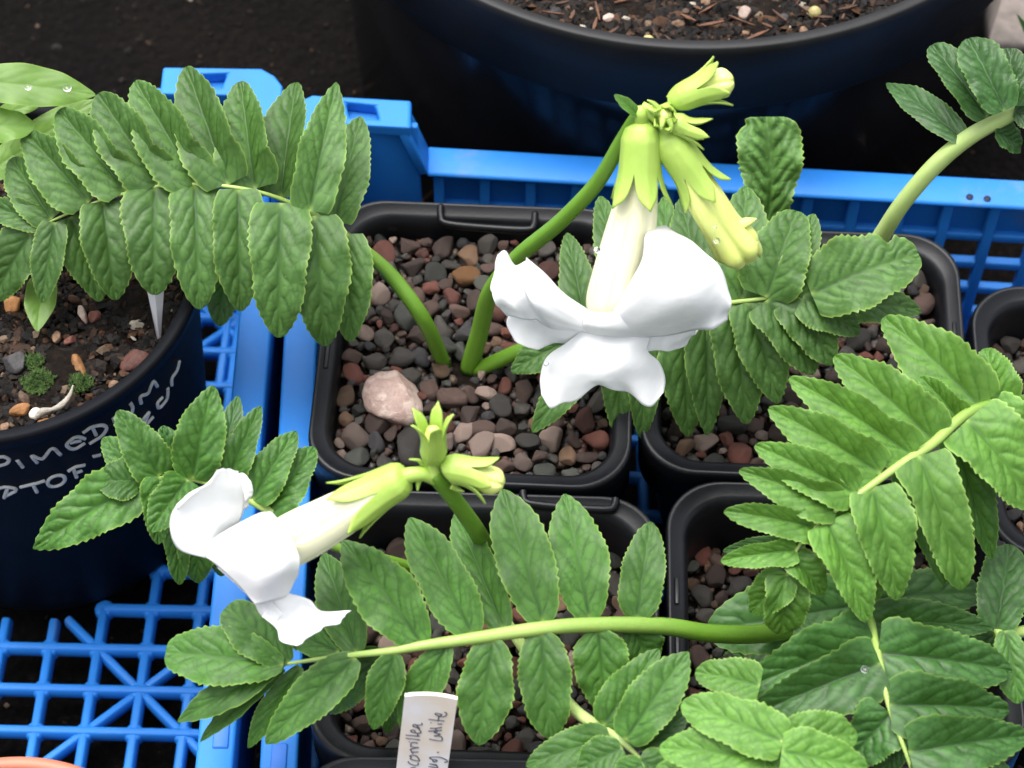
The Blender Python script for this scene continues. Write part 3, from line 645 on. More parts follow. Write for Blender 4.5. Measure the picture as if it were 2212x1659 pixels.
# ------------------------------------------------------------------ leaves
def leaflet(parent, B, T, w, mat, fl=8, fr=8, arch=.06, roll=0, seed=0, tip=.6, basew=.5, teeth=15, tooth=.095, bull=1.0, nveins=5.5, sickle=0, droop=0, wave=0, name='leaflet', face=.5, smooth=False, notch=None):
    """one serrated, puckered blade from B to T; fl / fr = how far its left / right half folds up (degrees)"""
    rs = np.random.default_rng(seed); B = np.asarray(B, float); T = np.asarray(T, float); ax = T-B; L = np.linalg.norm(ax); ax /= L
    view = nrm(CAM-(B+T)/2); n = nrm((1-face)*np.array([0, 0, 1.])+face*view); n = nrm(n-ax*(n@ax)); rt = np.cross(ax, n)
    c, s_ = math.cos(R(roll)), math.sin(R(roll)); n, rt = n*c+rt*s_, rt*c-n*s_
    nv, nu = 96, 35
    s = np.linspace(0, 1, nv)[:, None]; u = np.linspace(-1, 1, nu)[None, :]
    a, b = basew, tip
    sh = (s+.028)**a*(1.004-s)**b; pk = a/(a+b); sh = sh/(pk**a*(1-pk)**b)
    jit = 1+.07*np.sin(s*6+rs.uniform(0, 6))+.03*np.sin(s*15+rs.uniform(0, 6))
    W = w/2*sh*jit
    nt_ = teeth*(1+.1*rs.uniform(-1, 1)); e = np.clip((np.abs(u)-.72)/.28, 0, 1)**1.5
    ph = (s*nt_+np.where(u > 0, .37, 0)+.25*np.sin(s*9+seed)) % 1
    saw = (np.where(ph < .7, ph/.7, (1-ph)/.3)-.45)*(.75+.5*np.sin(s*23+u*2+seed)*np.sin(s*7.3+seed))
    env = np.clip(s*6, 0, 1)*np.clip((1-s)*5+.35, 0, 1)
    lat = np.sign(u)*(np.abs(u)*W+e*saw*tooth*w*.5*env)
    if notch:
        s0, ws, dp, sd = notch; lat = lat*(1-dp*np.exp(-((s-s0)/ws)**2)*(np.sign(u) == sd))
    au = np.abs(u); fold = np.where(u > 0, R(fr), R(fl)); fold = fold*(.35+.65*np.clip(s*4, 0, 1))*(1-.35*s)
    x = lat*np.cos(fold); z = np.abs(lat)*np.sin(fold)
    z = z + .06*W*(au-au**2)*4*.5*bull                                   # each half slightly domed
    z = z - .10*W*au**4*(.5+.5*np.sin(s*8+rs.uniform(0, 6)))
    z = z + W*au**2*(.07+wave)*np.sin(s*rs.uniform(14, 22)+np.where(u > 0, 1.7, 0)+rs.uniform(0, 6))
    # veins: midrib, arching laterals, net
    sl = .42*(W/ (w/2))**.6
    phi = (s-sl*au**1.25*.95+.012*np.sin(au*9+s*11+seed))*nveins+np.where(u > 0, .45, 0)+rs.uniform(0, 1)
    d = np.abs(phi-np.round(phi))/nveins*L
    k = px2m((B+T)/2)
    latv = np.exp(-(d/(4.2*k))**2)*np.clip(1.15-au, 0, 1)*np.clip(au*6, 0, 1)
    midv = np.exp(-(au*W/(4.2*k))**2)*np.clip(1.1-s, 0, 1)
    arc = np.exp(-((au-.72+.05*np.sin(phi*6.28))*W/(3.2*k))**2)*.6*np.clip(s*5, 0, 1)*np.clip((1-s)*5, 0, 1)
    npt = 70; pu = rs.uniform(-1, 1, npt); ps = rs.uniform(0, 1, npt)
    X = (u*W+0*s).reshape(-1, 1); Y = (s*L+0*u).reshape(-1, 1)
    pW = np.interp(ps, s[:, 0], W[:, 0]); D = np.sqrt((X-(pu*pW)[None])**2+(Y-(ps*L)[None])**2); D.sort(axis=1)
    net = np.exp(-((D[:, 1]-D[:, 0])/(3.2*k))**2).reshape(nv, nu)*np.clip(au*5, 0, 1)
    if smooth: net *= .15; latv *= .3; arc *= 0
    dome = (1-np.exp(-(d/(.055*L))**2))*np.clip(1.05-au, 0, 1)*np.clip(au*4, 0, 1)
    z = z + bull*(.022*w*dome-.014*w*latv-.0042*w*net-.016*w*midv)*np.clip(s*8, .1, 1)
    z = z + .006*w*bull*np.sin(X.reshape(nv, nu)/w*11+seed)*np.sin(Y.reshape(nv, nu)/w*9+seed*2)
    mid = B[None, None]+ax*(s*L)[..., None]+n*(arch*L*4*s*(1-s)-droop*L*s**2.2)[..., None]+rt*(sickle*L*np.sin(math.pi*s))[..., None]
    V = (mid+rt*x[..., None]+n*z[..., None]).reshape(-1, 3)
    vein = np.clip(np.maximum.reduce([midv*1.0, latv*1.0, arc*.75, net*.5*np.ones_like(midv)]), 0, 1)
    edge = np.clip((au-.93)/.07, 0, 1)*.75+0*s; bas = np.exp(-(s/.035)**2)*np.exp(-(au*W/(5*k))**2)
    me = mesh(name, V, grid_faces(nv, nu), True, dict(vein=vein.ravel(), edge=edge.ravel(), basal=(bas+0*u).ravel()))
    return link(name, me, mat, parent)
LSEED = [0]
def leaf(plant, rach, wid, specs, mat, rmat=None, zoff=0, name='leaf', **kw):
    """rach: (u, v, z) points from stalk to tip; wid: px widths; specs: leaflets"""
    rp = np.array([P(*q) for q in rach]); path = cr(rp, 80); uv = cr(np.array(rach, float), 80)
    rad = [px2m(rp[len(rp)//2])*w/2 for w in wid]
    st = tube(name, rp, rad, rmat or M_RACH, plant, 70, 12, ribs=.06)
    for sp in specs:
        bx, by, tx, ty, w, dz = sp[:6]; opt = dict(kw); opt.update(sp[6] if len(sp) > 6 else {})
        zo = opt.pop('zo', 0); m = opt.pop('mat', mat); af = opt.pop('addfold', 10); rf = opt.pop('addr', 0); lf = opt.pop('addl', 0); opt['fl'] = opt.get('fl', 8)+af+lf; opt['fr'] = opt.get('fr', 8)+af+rf
        k = np.argmin((uv[:, 0]-bx)**2+(uv[:, 1]-by)**2); z = uv[k, 2]+zo+zoff
        Bp = P(bx, by, z); Tp = P(tx, ty, z+dz); LSEED[0] += 1
        leaflet(st, Bp, Tp, w*px2m((Bp+Tp)/2)*1.06, ML[m], seed=LSEED[0]*13+1, **opt)
    return st
def D(**k): return k
upr = D(fl=2, fr=58, arch=.05)          # right half folded up
# --- plant in pot A: arching leaf to the left, flower stalk, leaf behind the flower
pA = empty('flowering_plant', crownA); tag(pA, 'flowering plant with large open white flower growing in pebbles', 'plant', 'potted flowering plants')
leaf(pA, [(962, 792, .076), (915, 690, .100), (850, 600, .110), (790, 544, .117), (700, 478, .128), (607, 430, .136), (515, 406, .141), (423, 398, .140), (342, 402, .138), (228, 430, .134), (110, 478, .127), (20, 530, .118)],
     [34, 36, 34, 30, 18, 10, 9, 8, 8, 7, 5, 4], [
    (724, 480, 779, 252, 99, .008, D(zo=.002, fl=6, fr=14)), (669, 456, 727, 178, 106, .012, D(fl=30, fr=4, zo=.008, tip=.75)), (607, 428, 640, 178, 121, .010, D(zo=-.001, **upr)), (551, 408, 520, 176, 138, .010, upr), (493, 400, 402, 145, 138, .010, upr),
    (423, 396, 292, 176, 138, .010, upr), (342, 398, 212, 203, 138, .010, upr), (272, 412, 127, 238, 130, .008, upr), (192, 438, 52, 284, 121, .006, upr), (112, 474, 24, 342, 104, .004, upr), (96, 480, -40, 445, 67, .001, D(fl=6, fr=30)),
    (66, 503, -14, 648, 104, -.016, D(fl=4, fr=10, zo=.001)), (118, 480, 92, 654, 71, -.014, D(fl=20, fr=0)), (152, 468, 218, 650, 91, -.018, D(zo=-.003)), (222, 436, 250, 648, 117, -.016, D(fl=-6, fr=30, arch=.12)), (335, 404, 335, 637, 134, -.016, D(fl=5, fr=6, arch=.14)),
    (500, 500, 474, 704, 95, -.014, D(zo=-.022, mat='d')), (420, 400, 432, 668, 112, -.018, D(fl=4, fr=8, arch=.12)), (515, 408, 520, 672, 117, -.020, D(fl=4, fr=24, arch=.12)), (607, 438, 603, 729, 132, -.022, D(fl=4, fr=12, arch=.12, zo=.004)),
    (678, 466, 702, 748, 127, -.026, D(fl=4, fr=12, arch=.12, zo=.008)), (750, 505, 757, 738, 99, -.020, D(zo=.007, arch=.12))], 'a', tip=.58, basew=.24, bull=1.1)
leaf(pA, [(1030, 800, .077), (1130, 755, .090), (1260, 705, .100), (1440, 668, .110), (1560, 656, .117), (1656, 644, .121), (1711, 635, .122), (1780, 632, .122)],
     [36, 36, 26, 16, 11, 9, 7, 5], [
    (1225, 738, 1104, 803, 78, -.006, D(zo=-.002)), (1300, 745, 1150, 934, 83, -.014), (1262, 690, 1225, 503, 78, .004), (1350, 680, 1296, 424, 87, .004), (1440, 668, 1436, 424, 83, .004), (1520, 655, 1470, 428, 105, .008), (1603, 650, 1610, 402, 125, .010, D(zo=-.002)),
    (1654, 642, 1722, 456, 135, .010, D(fl=4, fr=20, zo=.001, tip=.45)), (1712, 630, 1758, 462, 83, .008, D(zo=.001)), (1752, 634, 1984, 548, 153, .006, D(tip=.36, fl=6, fr=4, zo=.003, notch=(.78, .05, .35, -1), nveins=8)),
    (1790, 650, 1990, 672, 100, -.006, D(zo=-.004)), (1735, 640, 1856, 722, 105, -.008, D(zo=.001)), (1704, 645, 1800, 788, 105, -.012), (1656, 648, 1758, 808, 118, -.014, D(zo=.001, fl=4, fr=20)), (1616, 652, 1680, 872, 110, -.018),
    (1580, 656, 1613, 916, 116, -.022), (1525, 662, 1528, 940, 91, -.024, D(zo=-.002)), (1470, 668, 1486, 944, 110, -.026), (1400, 690, 1386, 948, 78, -.024), (1330, 700, 1343, 968, 87, -.024, D(zo=-.002))], 'a', tip=.66, basew=.22, fl=4, fr=10, arch=.08, addfold=12)
tube('flower_stem', [P(1012, 798, .076), P(1035, 720, .092), P(1060, 630, .112), P(1120, 555, .132), P(1210, 480, .152), P(1290, 395, .170), P(1340, 310, .184), P(1368, 262, .192), P(1388, 236, .195)], [.0026, .0025, .0024, .0022, .0021, .0020, .0018, .0016, .0014], M_STEM, pA, 70, 16, ribs=.06)

def patch(name, rows, parent, mat, n=34, m=34, ruffle=.0004, seed=0):
    rr = [cr(np.array([P(*q) for q in r]), m) for r in rows]
    G = np.array(rr); G = np.stack([cr(G[:, j], n) for j in range(m)], axis=1)
    rs = np.random.default_rng(seed); s = np.linspace(0, 1, n)[:, None]; t = np.linspace(0, 1, m)[None]
    G = G+(G-np.roll(G, 1, axis=0))*(np.where(s > .999, 1, 0)*(.35*np.sin(t*17+seed)+.3*np.sin(t*41+seed*2)))[..., None]
    d = ruffle*(np.sin(t*9+rs.uniform(0, 6))*s**2+.5*np.sin(t*21+s*5+rs.uniform(0, 6))*s)
    nn = np.cross(np.gradient(G, axis=0), np.gradient(G, axis=1)); nn /= np.linalg.norm(nn, axis=2)[..., None]+1e-12
    G = G+nn*d[..., None]
    vein = (.35*np.exp(-((t*7) % 1-.5)**2/.01)*(1-s)+0*s)
    o = link(name, mesh(name, G.reshape(-1, 3), grid_faces(n, m), True, dict(vein=np.clip(vein, 0, 1).ravel())), mat, parent)
    sol = o.modifiers.new('thickness', 'SOLIDIFY'); sol.thickness = .00035; sol.offset = 0
    return o
def cup(name, pts, rad, parent, mat, teeth=.5, n=30, m=80, lobes=5, phase=0, flare=.35, rib=.05, tipcurl=0, sharp=1.0, twist=0):
    """lobed sleeve round an axis: pts base->tip, rad radii along it; the last `teeth` share of it splits into pointed lobes"""
    path = cr(pts, 60); T, Nn, Bn = frames(path); th = np.linspace(0, 2*math.pi, m, endpoint=False)
    lob = np.abs(((th*lobes/(2*math.pi)+phase) % 1)*2-1); lob = .80*(1-(1-lob)**3.4)+.20*lob**4       # 1 at sepal centre, 0 between
    V = []
    for i in range(n):
        for j in range(m):
            smax = (1-teeth)+teeth*lob[j]; s = i/(n-1)*smax; k = s*59; k0 = int(k); f = k-k0; k1 = min(k0+1, 59)
            r = np.interp(s, np.linspace(0, 1, len(rad)), rad)*(1+rib*np.exp(-((1-lob[j])/.12)**2)*(.4+.6*s))
            ex = max(0, (s-(1-teeth))/teeth); r = r*(1+flare*ex**2*1.2)
            c = path[k0]*(1-f)+path[k1]*f; nn = Nn[k0]; bb = Bn[k0]
            V.append(c+r*(math.cos(th[j])*nn+math.sin(th[j])*bb))
    o = link(name, mesh(name, V, grid_faces(n, m, True), True, dict(vein=[0]*len(V))), mat, parent)
    sol = o.modifiers.new('thickness', 'SOLIDIFY'); sol.thickness = .0004; sol.offset = -1
    return o
def blob_tube(name, pts, rad, parent, mat, ridges=5, amp=.08, m=60, n=60, vein=True, lobed=0):
    path = cr(pts, n); r = cr(np.array(rad, float)[:, None], n)[:, 0]; T, Nn, Bn = frames(path); th = np.linspace(0, 2*math.pi, m, endpoint=False); V = []; vv = []
    for i in range(n):
        s = i/(n-1)
        for j in range(m):
            k = 1-amp*np.exp(-(abs(((th[j]*ridges/6.2832) % 1)-.5)/.12)**2)+lobed*s**4*math.cos(ridges*th[j])
            V.append(path[i]+r[i]*k*(math.cos(th[j])*Nn[i]+math.sin(th[j])*Bn[i])); vv.append((.75*np.exp(-(abs(((th[j]*ridges*2/6.2832) % 1)-.5)/.07)**2)*.7+.10)*(.3+.7*(1-s)) if vein else 0)
    F = grid_faces(n, m, True)+[tuple((n-1)*m+j for j in range(m))]
    return link(name, mesh(name, V, F, True, dict(vein=vv)), mat, parent)
kA = px2m(P(1385, 300, .19))
# open flower
flA = blob_tube('flower', [P(1383, 275, .190), P(1382, 340, .184), P(1378, 410, .177), P(1362, 500, .168), P(1338, 600, .159), P(1325, 655, .1535), P(1320, 690, .150)], [kA*20, kA*34, kA*44, kA*56, kA*62, kA*62, kA*50], pA, M_TUBE)
cup('calyx', [P(1385, 252, .1925), P(1384, 300, .1885), P(1382, 360, .183), P(1380, 440, .1755)], [kA*9, kA*34, kA*43, kA*44, kA*46, kA*49, kA*50], flA, M_CALYX, teeth=.31, phase=.25, flare=.36)
patch('petal', [[(1268, 668, .154), (1268, 690, .1535), (1272, 705, .152), (1285, 720, .149)], [(1217, 634, .162), (1210, 665, .164), (1212, 692, .161), (1232, 712, .155)], [(1177, 592, .169), (1158, 630, .173), (1162, 672, .169), (1190, 710, .159)], [(1139, 557, .169), (1134, 598, .173), (1140, 645, .169), (1156, 690, .160)]], flA, M_PETAL, seed=1)
patch('petal', [[(1140, 562, .167), (1140, 605, .167), (1146, 645, .164), (1160, 690, .157)], [(1112, 573, .161), (1112, 612, .160), (1112, 650, .158), (1135, 690, .153)], [(1092, 543, .165), (1082, 590, .164), (1080, 640, .161), (1102, 682, .153)], [(1080, 552, .163), (1060, 615, .162), (1071, 652, .159), (1096, 684, .152)]], flA, M_PETAL, seed=2)
patch('petal', [[(1100, 678, .151), (1150, 690, .154), (1200, 700, .154), (1275, 712, .150)], [(1095, 702, .148), (1150, 716, .149), (1205, 724, .149), (1270, 726, .147)], [(1113, 736, .145), (1160, 754, .144), (1217, 738, .1445), (1268, 738, .146)]], flA, M_PETAL, seed=3)
patch('petal', [[(1345, 640, .161), (1318, 690, .157), (1330, 724, .151), (1380, 727, .148)], [(1388, 562, .172), (1408, 610, .172), (1428, 680, .164), (1445, 724, .153)], [(1396, 507, .172), (1460, 570, .176), (1500, 650, .170), (1503, 714, .156)], [(1437, 489, .166), (1517, 543, .172), (1556, 620, .168), (1541, 712, .158)], [(1446, 512, .163), (1536, 556, .168), (1575, 648, .164), (1573, 692, .158)]], flA, M_PETAL, seed=4, ruffle=.0006)
patch('petal', [[(1262, 668, .157), (1300, 676, .1595), (1345, 670, .1605), (1390, 650, .159)], [(1260, 700, .1545), (1300, 708, .1565), (1345, 710, .156), (1405, 700, .155)], [(1262, 718, .150), (1310, 724, .1505), (1360, 729, .150), (1432, 724, .149)]], flA, M_PETAL, seed=5, ruffle=.0001)
patch('petal', [[(1390, 718, .150), (1430, 718, .1505), (1470, 714, .151), (1508, 704, .152)], [(1392, 740, .147), (1430, 742, .147), (1465, 736, .148), (1500, 722, .149)], [(1392, 758, .145), (1440, 757, .1445), (1482, 742, .145), (1508, 712, .148)]], flA, M_PETAL, seed=6)
patch('petal', [[(1255, 716, .1500), (1290, 722, .1502), (1330, 727, .1502), (1370, 728, .150), (1405, 727, .149)], [(1222, 742, .1465), (1270, 750, .149), (1325, 752, .1495), (1365, 752, .149), (1398, 757, .146)], [(1182, 772, .141), (1235, 790, .1455), (1310, 790, .147), (1370, 790, .1455), (1424, 783, .141)], [(1167, 815, .137), (1225, 828, .141), (1300, 815, .144), (1370, 825, .141), (1437, 818, .137)],
      [(1168, 850, .135), (1186, 880, .134), (1215, 873, .135), (1248, 863, .137), (1291, 826, .1415), (1328, 842, .139), (1357, 849, .137), (1388, 872, .135), (1408, 879, .134), (1433, 850, .135)]], flA, M_PETAL, seed=7, m=60, n=40)
# half-open bud hanging beside it
bB = cup('flower_bud', [P(1428, 280, .190), P(1448, 310, .187), P(1485, 360, .182), P(1525, 420, .175)], [kA*9, kA*33, kA*40, kA*42, kA*42, kA*44], pA, M_CALYX, teeth=.36, phase=.6, flare=.40)
blob_tube('corolla', [P(1440, 300, .188), P(1480, 360, .182), P(1520, 425, .175), P(1560, 490, .167), P(1592, 535, .161), P(1606, 558, .158)], [kA*18, kA*34, kA*42, kA*45, kA*53, kA*34], bB, M_BUDC, amp=.14, lobed=.14, vein=False)
for q, r in (([(1596, 486, .168), (1616, 478, .1675), (1634, 472, .1665)], .0017), ([(1552, 540, .160), (1555, 556, .157), (1557, 568, .155)], .0018), ([(1600, 548, .158), (1610, 562, .155), (1617, 573, .153)], .0018), ([(1626, 520, .162), (1639, 540, .158), (1642, 558, .155)], .0022)):
    tube('corolla_tip', [P(*a) for a in q], [r, r*.75, .0002], M_BUDC, bB, 20, 10, flat=.6)
# upper bud, small side bud, bud facing the viewer
bC = cup('flower_bud', [P(1446, 232, .194), P(1468, 214, .196), P(1505, 196, .198), P(1565, 172, .200)], [kA*6, kA*24, kA*31, kA*33, kA*35, kA*38], pA, M_CALYX, teeth=.38, phase=.1, flare=.5)
blob_tube('corolla', [P(1470, 214, .196), P(1510, 194, .198), P(1548, 182, .199), P(1568, 178, .1995), P(1582, 176, .1995)], [kA*14, kA*26, kA*32, kA*31, kA*16], bC, M_BUDC, amp=.16, vein=False)
bD = cup('flower_bud', [P(1446, 262, .193), P(1462, 266, .193), P(1490, 278, .192), P(1530, 288, .191)], [kA*6, kA*20, kA*25, kA*22, kA*20, kA*18], pA, M_CALYX, teeth=.55, phase=.3, flare=.9)
cbd = nrm(CAM-P(1435, 250, .196)); pb = P(1436, 250, .193)
bE = cup('flower_bud', [pb-cbd*.003, pb, pb+cbd*.003+np.array([0, -.0006, 0]), pb+cbd*.0055+np.array([0, -.001, 0])], [kA*8, kA*24, kA*27, kA*20, kA*16], pA, M_CALYX, teeth=.5, phase=.2, flare=.6)
blob_tube('corolla', [pb, pb+cbd*.003, pb+cbd*.005], [kA*14, kA*16, kA*6], bE, M_BUDC, vein=False)
for q in ([(1424, 246, .196), (1404, 236, .197), (1396, 232, .197)], [(1432, 258, .196), (1430, 270, .196), (1428, 280, .1955)], [(1444, 258, .196), (1450, 272, .195), (1449, 286, .194)], [(1426, 240, .196), (1412, 224, .198), (1398, 216, .199)], [(1450, 224, .196), (1447, 212, .197), (1440, 208, .197)]):
    tube('bract', [P(*a) for a in q], [.0009, .0006, .00015], M_CALYX, pA, 24, 8)
tube('flower_stalk', [P(1385, 240, .1945), P(1408, 248, .194), P(1430, 268, .192), P(1440, 285, .190)], [.0016, .0014, .0014, .0016], M_CALYX, pA, 24, 10)
tube('flower_stalk', [P(1388, 232, .195), P(1415, 240, .195), P(1450, 228, .195)], [.0015, .0012, .0012], M_CALYX, pA, 24, 10)
tube('flower_stalk', [P(1382, 228, .196), P(1384, 244, .1948), P(1385, 266, .1915)], [.0008, .0018, .0022], M_CALYX, pA, 24, 12)
leaflet(pA, P(1380, 250, .195), P(1327, 205, .200), 26*kA, ML['l'], 20, 20, .05, seed=5, teeth=4, bull=.4, name='bract')
# --- plant in pot B: upright puckered leaf and the thick pale stalk at the back
cB = P(1700, 760, .074); pB = empty('leafy_plant', cB); tag(pB, 'leafy plant with upright puckered leaf and thick pale stalk', 'plant', 'potted flowering plants')
leaf(pB, [(1720, 700, .076), (1690, 560, .094), (1660, 485, .106)], [20, 18, 12], [(1655, 482, 1655, 252, 132, .020, D(mat='a', tip=.20, basew=.40, sickle=.04, wave=.09, bull=3.0, fl=14, fr=10, nveins=6, face=.9, notch=(.93, .06, .25, -1))), (1650, 490, 1590, 440, 60, .004, D(zo=-.004)), (1665, 490, 1700, 470, 50, .002)], 'd')
leaf(pB, [(1760, 690, .076), (1830, 610, .098), (1895, 524, .116), (1950, 440, .134), (2024, 354, .150), (2097, 294, .160), (2171, 254, .166), (2250, 215, .170)], [40, 40, 40, 38, 38, 36, 32, 24], [
    (2082, 302, 1914, 180, 66, -.004, D(zo=-.001, bull=.9, tip=.75)), (2132, 254, 2012, 98, 92, .004, D(fl=30, fr=12, zo=.002)), (2170, 240, 2090, 84, 104, .006, D(zo=.005, fl=16, fr=16)), (2190, 230, 2180, 104, 80, .006, D(zo=.003)), (2150, 282, 2206, 318, 62, -.008, D(zo=-.002)), (2190, 240, 2262, 262, 70, -.003)], 'k', M_STEMP, tip=.5, basew=.4, bull=1.4, zoff=.002)
# --- plant in pot E: the big pale leaf
cE = P(2420, 900, .072); pE = empty('leafy_plant', cE); tag(pE, 'leafy plant with the largest pale yellow green leaf', 'plant', 'potted flowering plants')
leaf(pE, [(2420, 890, .074), (2300, 862, .112), (2212, 866, .128), (2134, 878, .138), (2079, 901, .142), (2009, 963, .144), (1950, 1000, .145), (1866, 1060, .144), (1822, 1090, .142), (1766, 1134, .139), (1722, 1186, .135), (1700, 1244, .130)],
     [34, 34, 30, 27, 25, 22, 19, 15, 12, 9, 7, 4], [
    (2156, 872, 2130, 752, 110, .002, D(zo=-.005)), (2120, 882, 1908, 686, 147, .002, D(fl=2, fr=10, zo=-.006, arch=.07, tip=.6)), (2072, 906, 1988, 814, 80, .004, D(zo=-.003, fl=10, fr=30)), (2022, 955, 1803, 769, 140, .004, D(fl=4, fr=16, zo=-.002)), (1975, 985, 1705, 816, 120, .005, D(fl=6, fr=34)),
    (1903, 1022, 1660, 882, 124, .005, D(fl=4, fr=30)), (1848, 1066, 1631, 962, 110, .004, D(fl=2, fr=26)), (1812, 1095, 1597, 1016, 101, .003, D(fl=2, fr=40)), (1762, 1138, 1564, 1104, 85, .002, D(fl=2, fr=36)), (1722, 1186, 1557, 1212, 71, -.002, D(fl=2, fr=34)), (1740, 1180, 1562, 1190, 53, -.006, D(zo=-.012, mat='d')),
    (1700, 1240, 1622, 1325, 87, -.010, D(fl=2, fr=4)), (1700, 1242, 1688, 1370, 106, -.014, D(tip=.5, fl=0, fr=6)), (1712, 1205, 1782, 1284, 80, -.008, D(fl=14, fr=14)), (1786, 1126, 1873, 1343, 122, -.016, D(fl=8, fr=14, arch=.1)), (1838, 1080, 1895, 1296, 97, -.018, D(zo=-.003)), (1884, 1052, 1938, 1296, 129, -.018, D(fl=10, fr=4, arch=.11)),
    (1955, 1010, 2040, 1262, 87, -.022, D(zo=-.007, mat='b')), (1985, 985, 2078, 1274, 133, -.020, D(fl=16, fr=4, arch=.12, zo=.001)), (2055, 935, 2142, 1208, 99, -.024, D(zo=-.006, mat='b', fl=18, fr=18)), (2088, 908, 2236, 1098, 172, -.014, D(zo=.002, arch=.12, fl=6, fr=4)), (2140, 885, 2300, 1000, 103, -.012, D(zo=.001))], 'l', tip=.62, basew=.20, bull=1.0, addfold=10, addr=26)
# --- plant in pot D: long front leaf, dark leaves bottom right
cD = P(1800, 1330, .066); pD = empty('leafy_plant', cD); tag(pD, 'leafy plant with the long front leaf and dark wet leaves', 'plant', 'potted flowering plants')
leaf(pD, [(1790, 1345, .070), (1660, 1368, .092), (1540, 1368, .106), (1430, 1352, .114), (1266, 1350, .121), (1156, 1359, .124), (1027, 1378, .126), (913, 1394, .126), (843, 1406, .125), (754, 1416, .123), (632, 1432, .119), (560, 1446, .116)],
     [44, 44, 42, 40, 34, 32, 28, 22, 18, 13, 8, 5], [
    (1374, 1338, 1406, 1127, 95, .008), (1274, 1338, 1220, 1067, 117, .010), (1174, 1345, 1086, 1057, 121, .010), (1088, 1360, 984, 1108, 88, .002, D(zo=-.005, fl=6, fr=30)), (1022, 1372, 884, 1119, 112, .008, D(fl=4, fr=18)), (913, 1392, 740, 1168, 122, .008, D(fl=4, fr=18)), (770, 1410, 700, 1195, 95, .002, D(zo=-.004, fr=28)), (732, 1408, 588, 1348, 67, -.002, D(zo=-.003)),
    (624, 1432, 488, 1312, 101, .004, D(tip=.42)), (612, 1436, 358, 1410, 119, -.003, D(tip=.40, zo=.001)), (600, 1440, 383, 1560, 67, -.010, D(tip=.8, teeth=6)), (612, 1442, 432, 1602, 50, -.014, D(tip=.8, zo=-.003, teeth=6, fl=30, fr=20)), (650, 1440, 536, 1616, 54, -.016, D(zo=-.003, fl=28, fr=10)),
    (768, 1420, 574, 1606, 92, -.012, D(fl=4, fr=10)), (830, 1416, 690, 1530, 101, -.020, D(zo=-.012, mat='d')), (852, 1410, 806, 1576, 74, -.014), (966, 1392, 866, 1576, 81, -.016, D(zo=-.001)), (850, 1480, 836, 1584, 40, -.012, D(zo=-.03, mat='d')), (1064, 1380, 1034, 1610, 113, -.014, D(fl=4, fr=6)), (1168, 1368, 1190, 1598, 113, -.014, D(fl=8, fr=4)),
    (1292, 1362, 1308, 1540, 113, -.014, D(fl=4, fr=4)), (1362, 1348, 1410, 1440, 86, -.010, D(zo=-.002))], 'b', tip=.74, basew=.55, fl=5, fr=6, arch=.05, bull=.75)
leaf(pD, [(1830, 1300, .070), (1860, 1310, .100), (1880, 1340, .114), (1891, 1387, .119), (1902, 1435, .121), (1921, 1527, .122), (1961, 1637, .120), (1985, 1710, .116)], [22, 22, 19, 16, 14, 12, 9, 6], [
    (1882, 1345, 2142, 1356, 101, -.006, D(zo=-.004, fl=10, fr=30, addl=26)), (1888, 1382, 1594, 1494, 154, -.006, D(fl=2, fr=14, addr=30)), (1902, 1432, 1605, 1556, 147, -.008, D(fl=2, fr=26, zo=.002, addr=30)), (1896, 1410, 2186, 1450, 156, -.006, D(fl=16, fr=2, addl=26)), (1920, 1522, 2180, 1534, 141, -.008, D(fl=24, fr=2, zo=.001, addl=26)), (1924, 1540, 1826, 1655, 128, -.010, D(zo=-.001, addr=30)), (1962, 1624, 2224, 1590, 143, -.006, D(fl=30, fr=2, zo=.002, addl=26)), (1945, 1595, 1898, 1690, 66, -.012, D(zo=-.004)), (1965, 1640, 2190, 1680, 121, -.010)], 'd', tip=.66, basew=.22, arch=.07, bull=1.15, addfold=8)
leaf(pD, [(1840, 1310, .070), (1860, 1300, .088), (1870, 1290, .096), (1880, 1270, .099)], [20, 18, 14, 8], [(1858, 1306, 1531, 1368, 158, -.004, D(tip=.38)), (1870, 1296, 2126, 1280, 112, -.004), (1690, 1390, 1556, 1442, 76, -.006, D(zo=-.008))], 'd', tip=.55, basew=.25, arch=.06, zoff=.002)
leaf(pE, [(2420, 1300, .066), (2300, 1350, .090), (2212, 1364, .098), (2150, 1368, .102)], [28, 28, 26, 18], [(2152, 1366, 2180, 1176, 110, .004), (2172, 1362, 2200, 1520, 76, -.006, D(zo=.014, mat='b')), (2150, 1370, 2020, 1450, 90, -.014, D(zo=-.012))], 'd', name='leaf')
# --- plant whose light leaves come up at the bottom edge
pG = empty('leafy_plant', P(1700, 1800, .07)); tag(pG, 'leafy plant with bright light green leaflets over darker leaves', 'plant', 'potted flowering plants')
leaf(pG, [(1600, 1800, .075), (1620, 1720, .110), (1650, 1640, .130), (1690, 1600, .138)], [18, 16, 12, 8], [(1642, 1480, 1502, 1452, 91, -.002, D(zo=-.014)), (1694, 1602, 1472, 1520, 114, -.002, D(fl=2, fr=4)), (1652, 1634, 1424, 1618, 106, -.003, D(zo=.003)), (1630, 1690, 1415, 1664, 97, -.003, D(zo=.006)), (1700, 1590, 1852, 1590, 104, -.003, D(zo=-.005)), (1688, 1622, 1874, 1662, 108, -.004, D(zo=.002)), (1652, 1645, 1722, 1662, 50, -.001, D(zo=.005)), (1660, 1660, 1760, 1740, 86, -.004, D(zo=.004))], 'l', tip=.55, basew=.28, arch=.05, bull=.9)
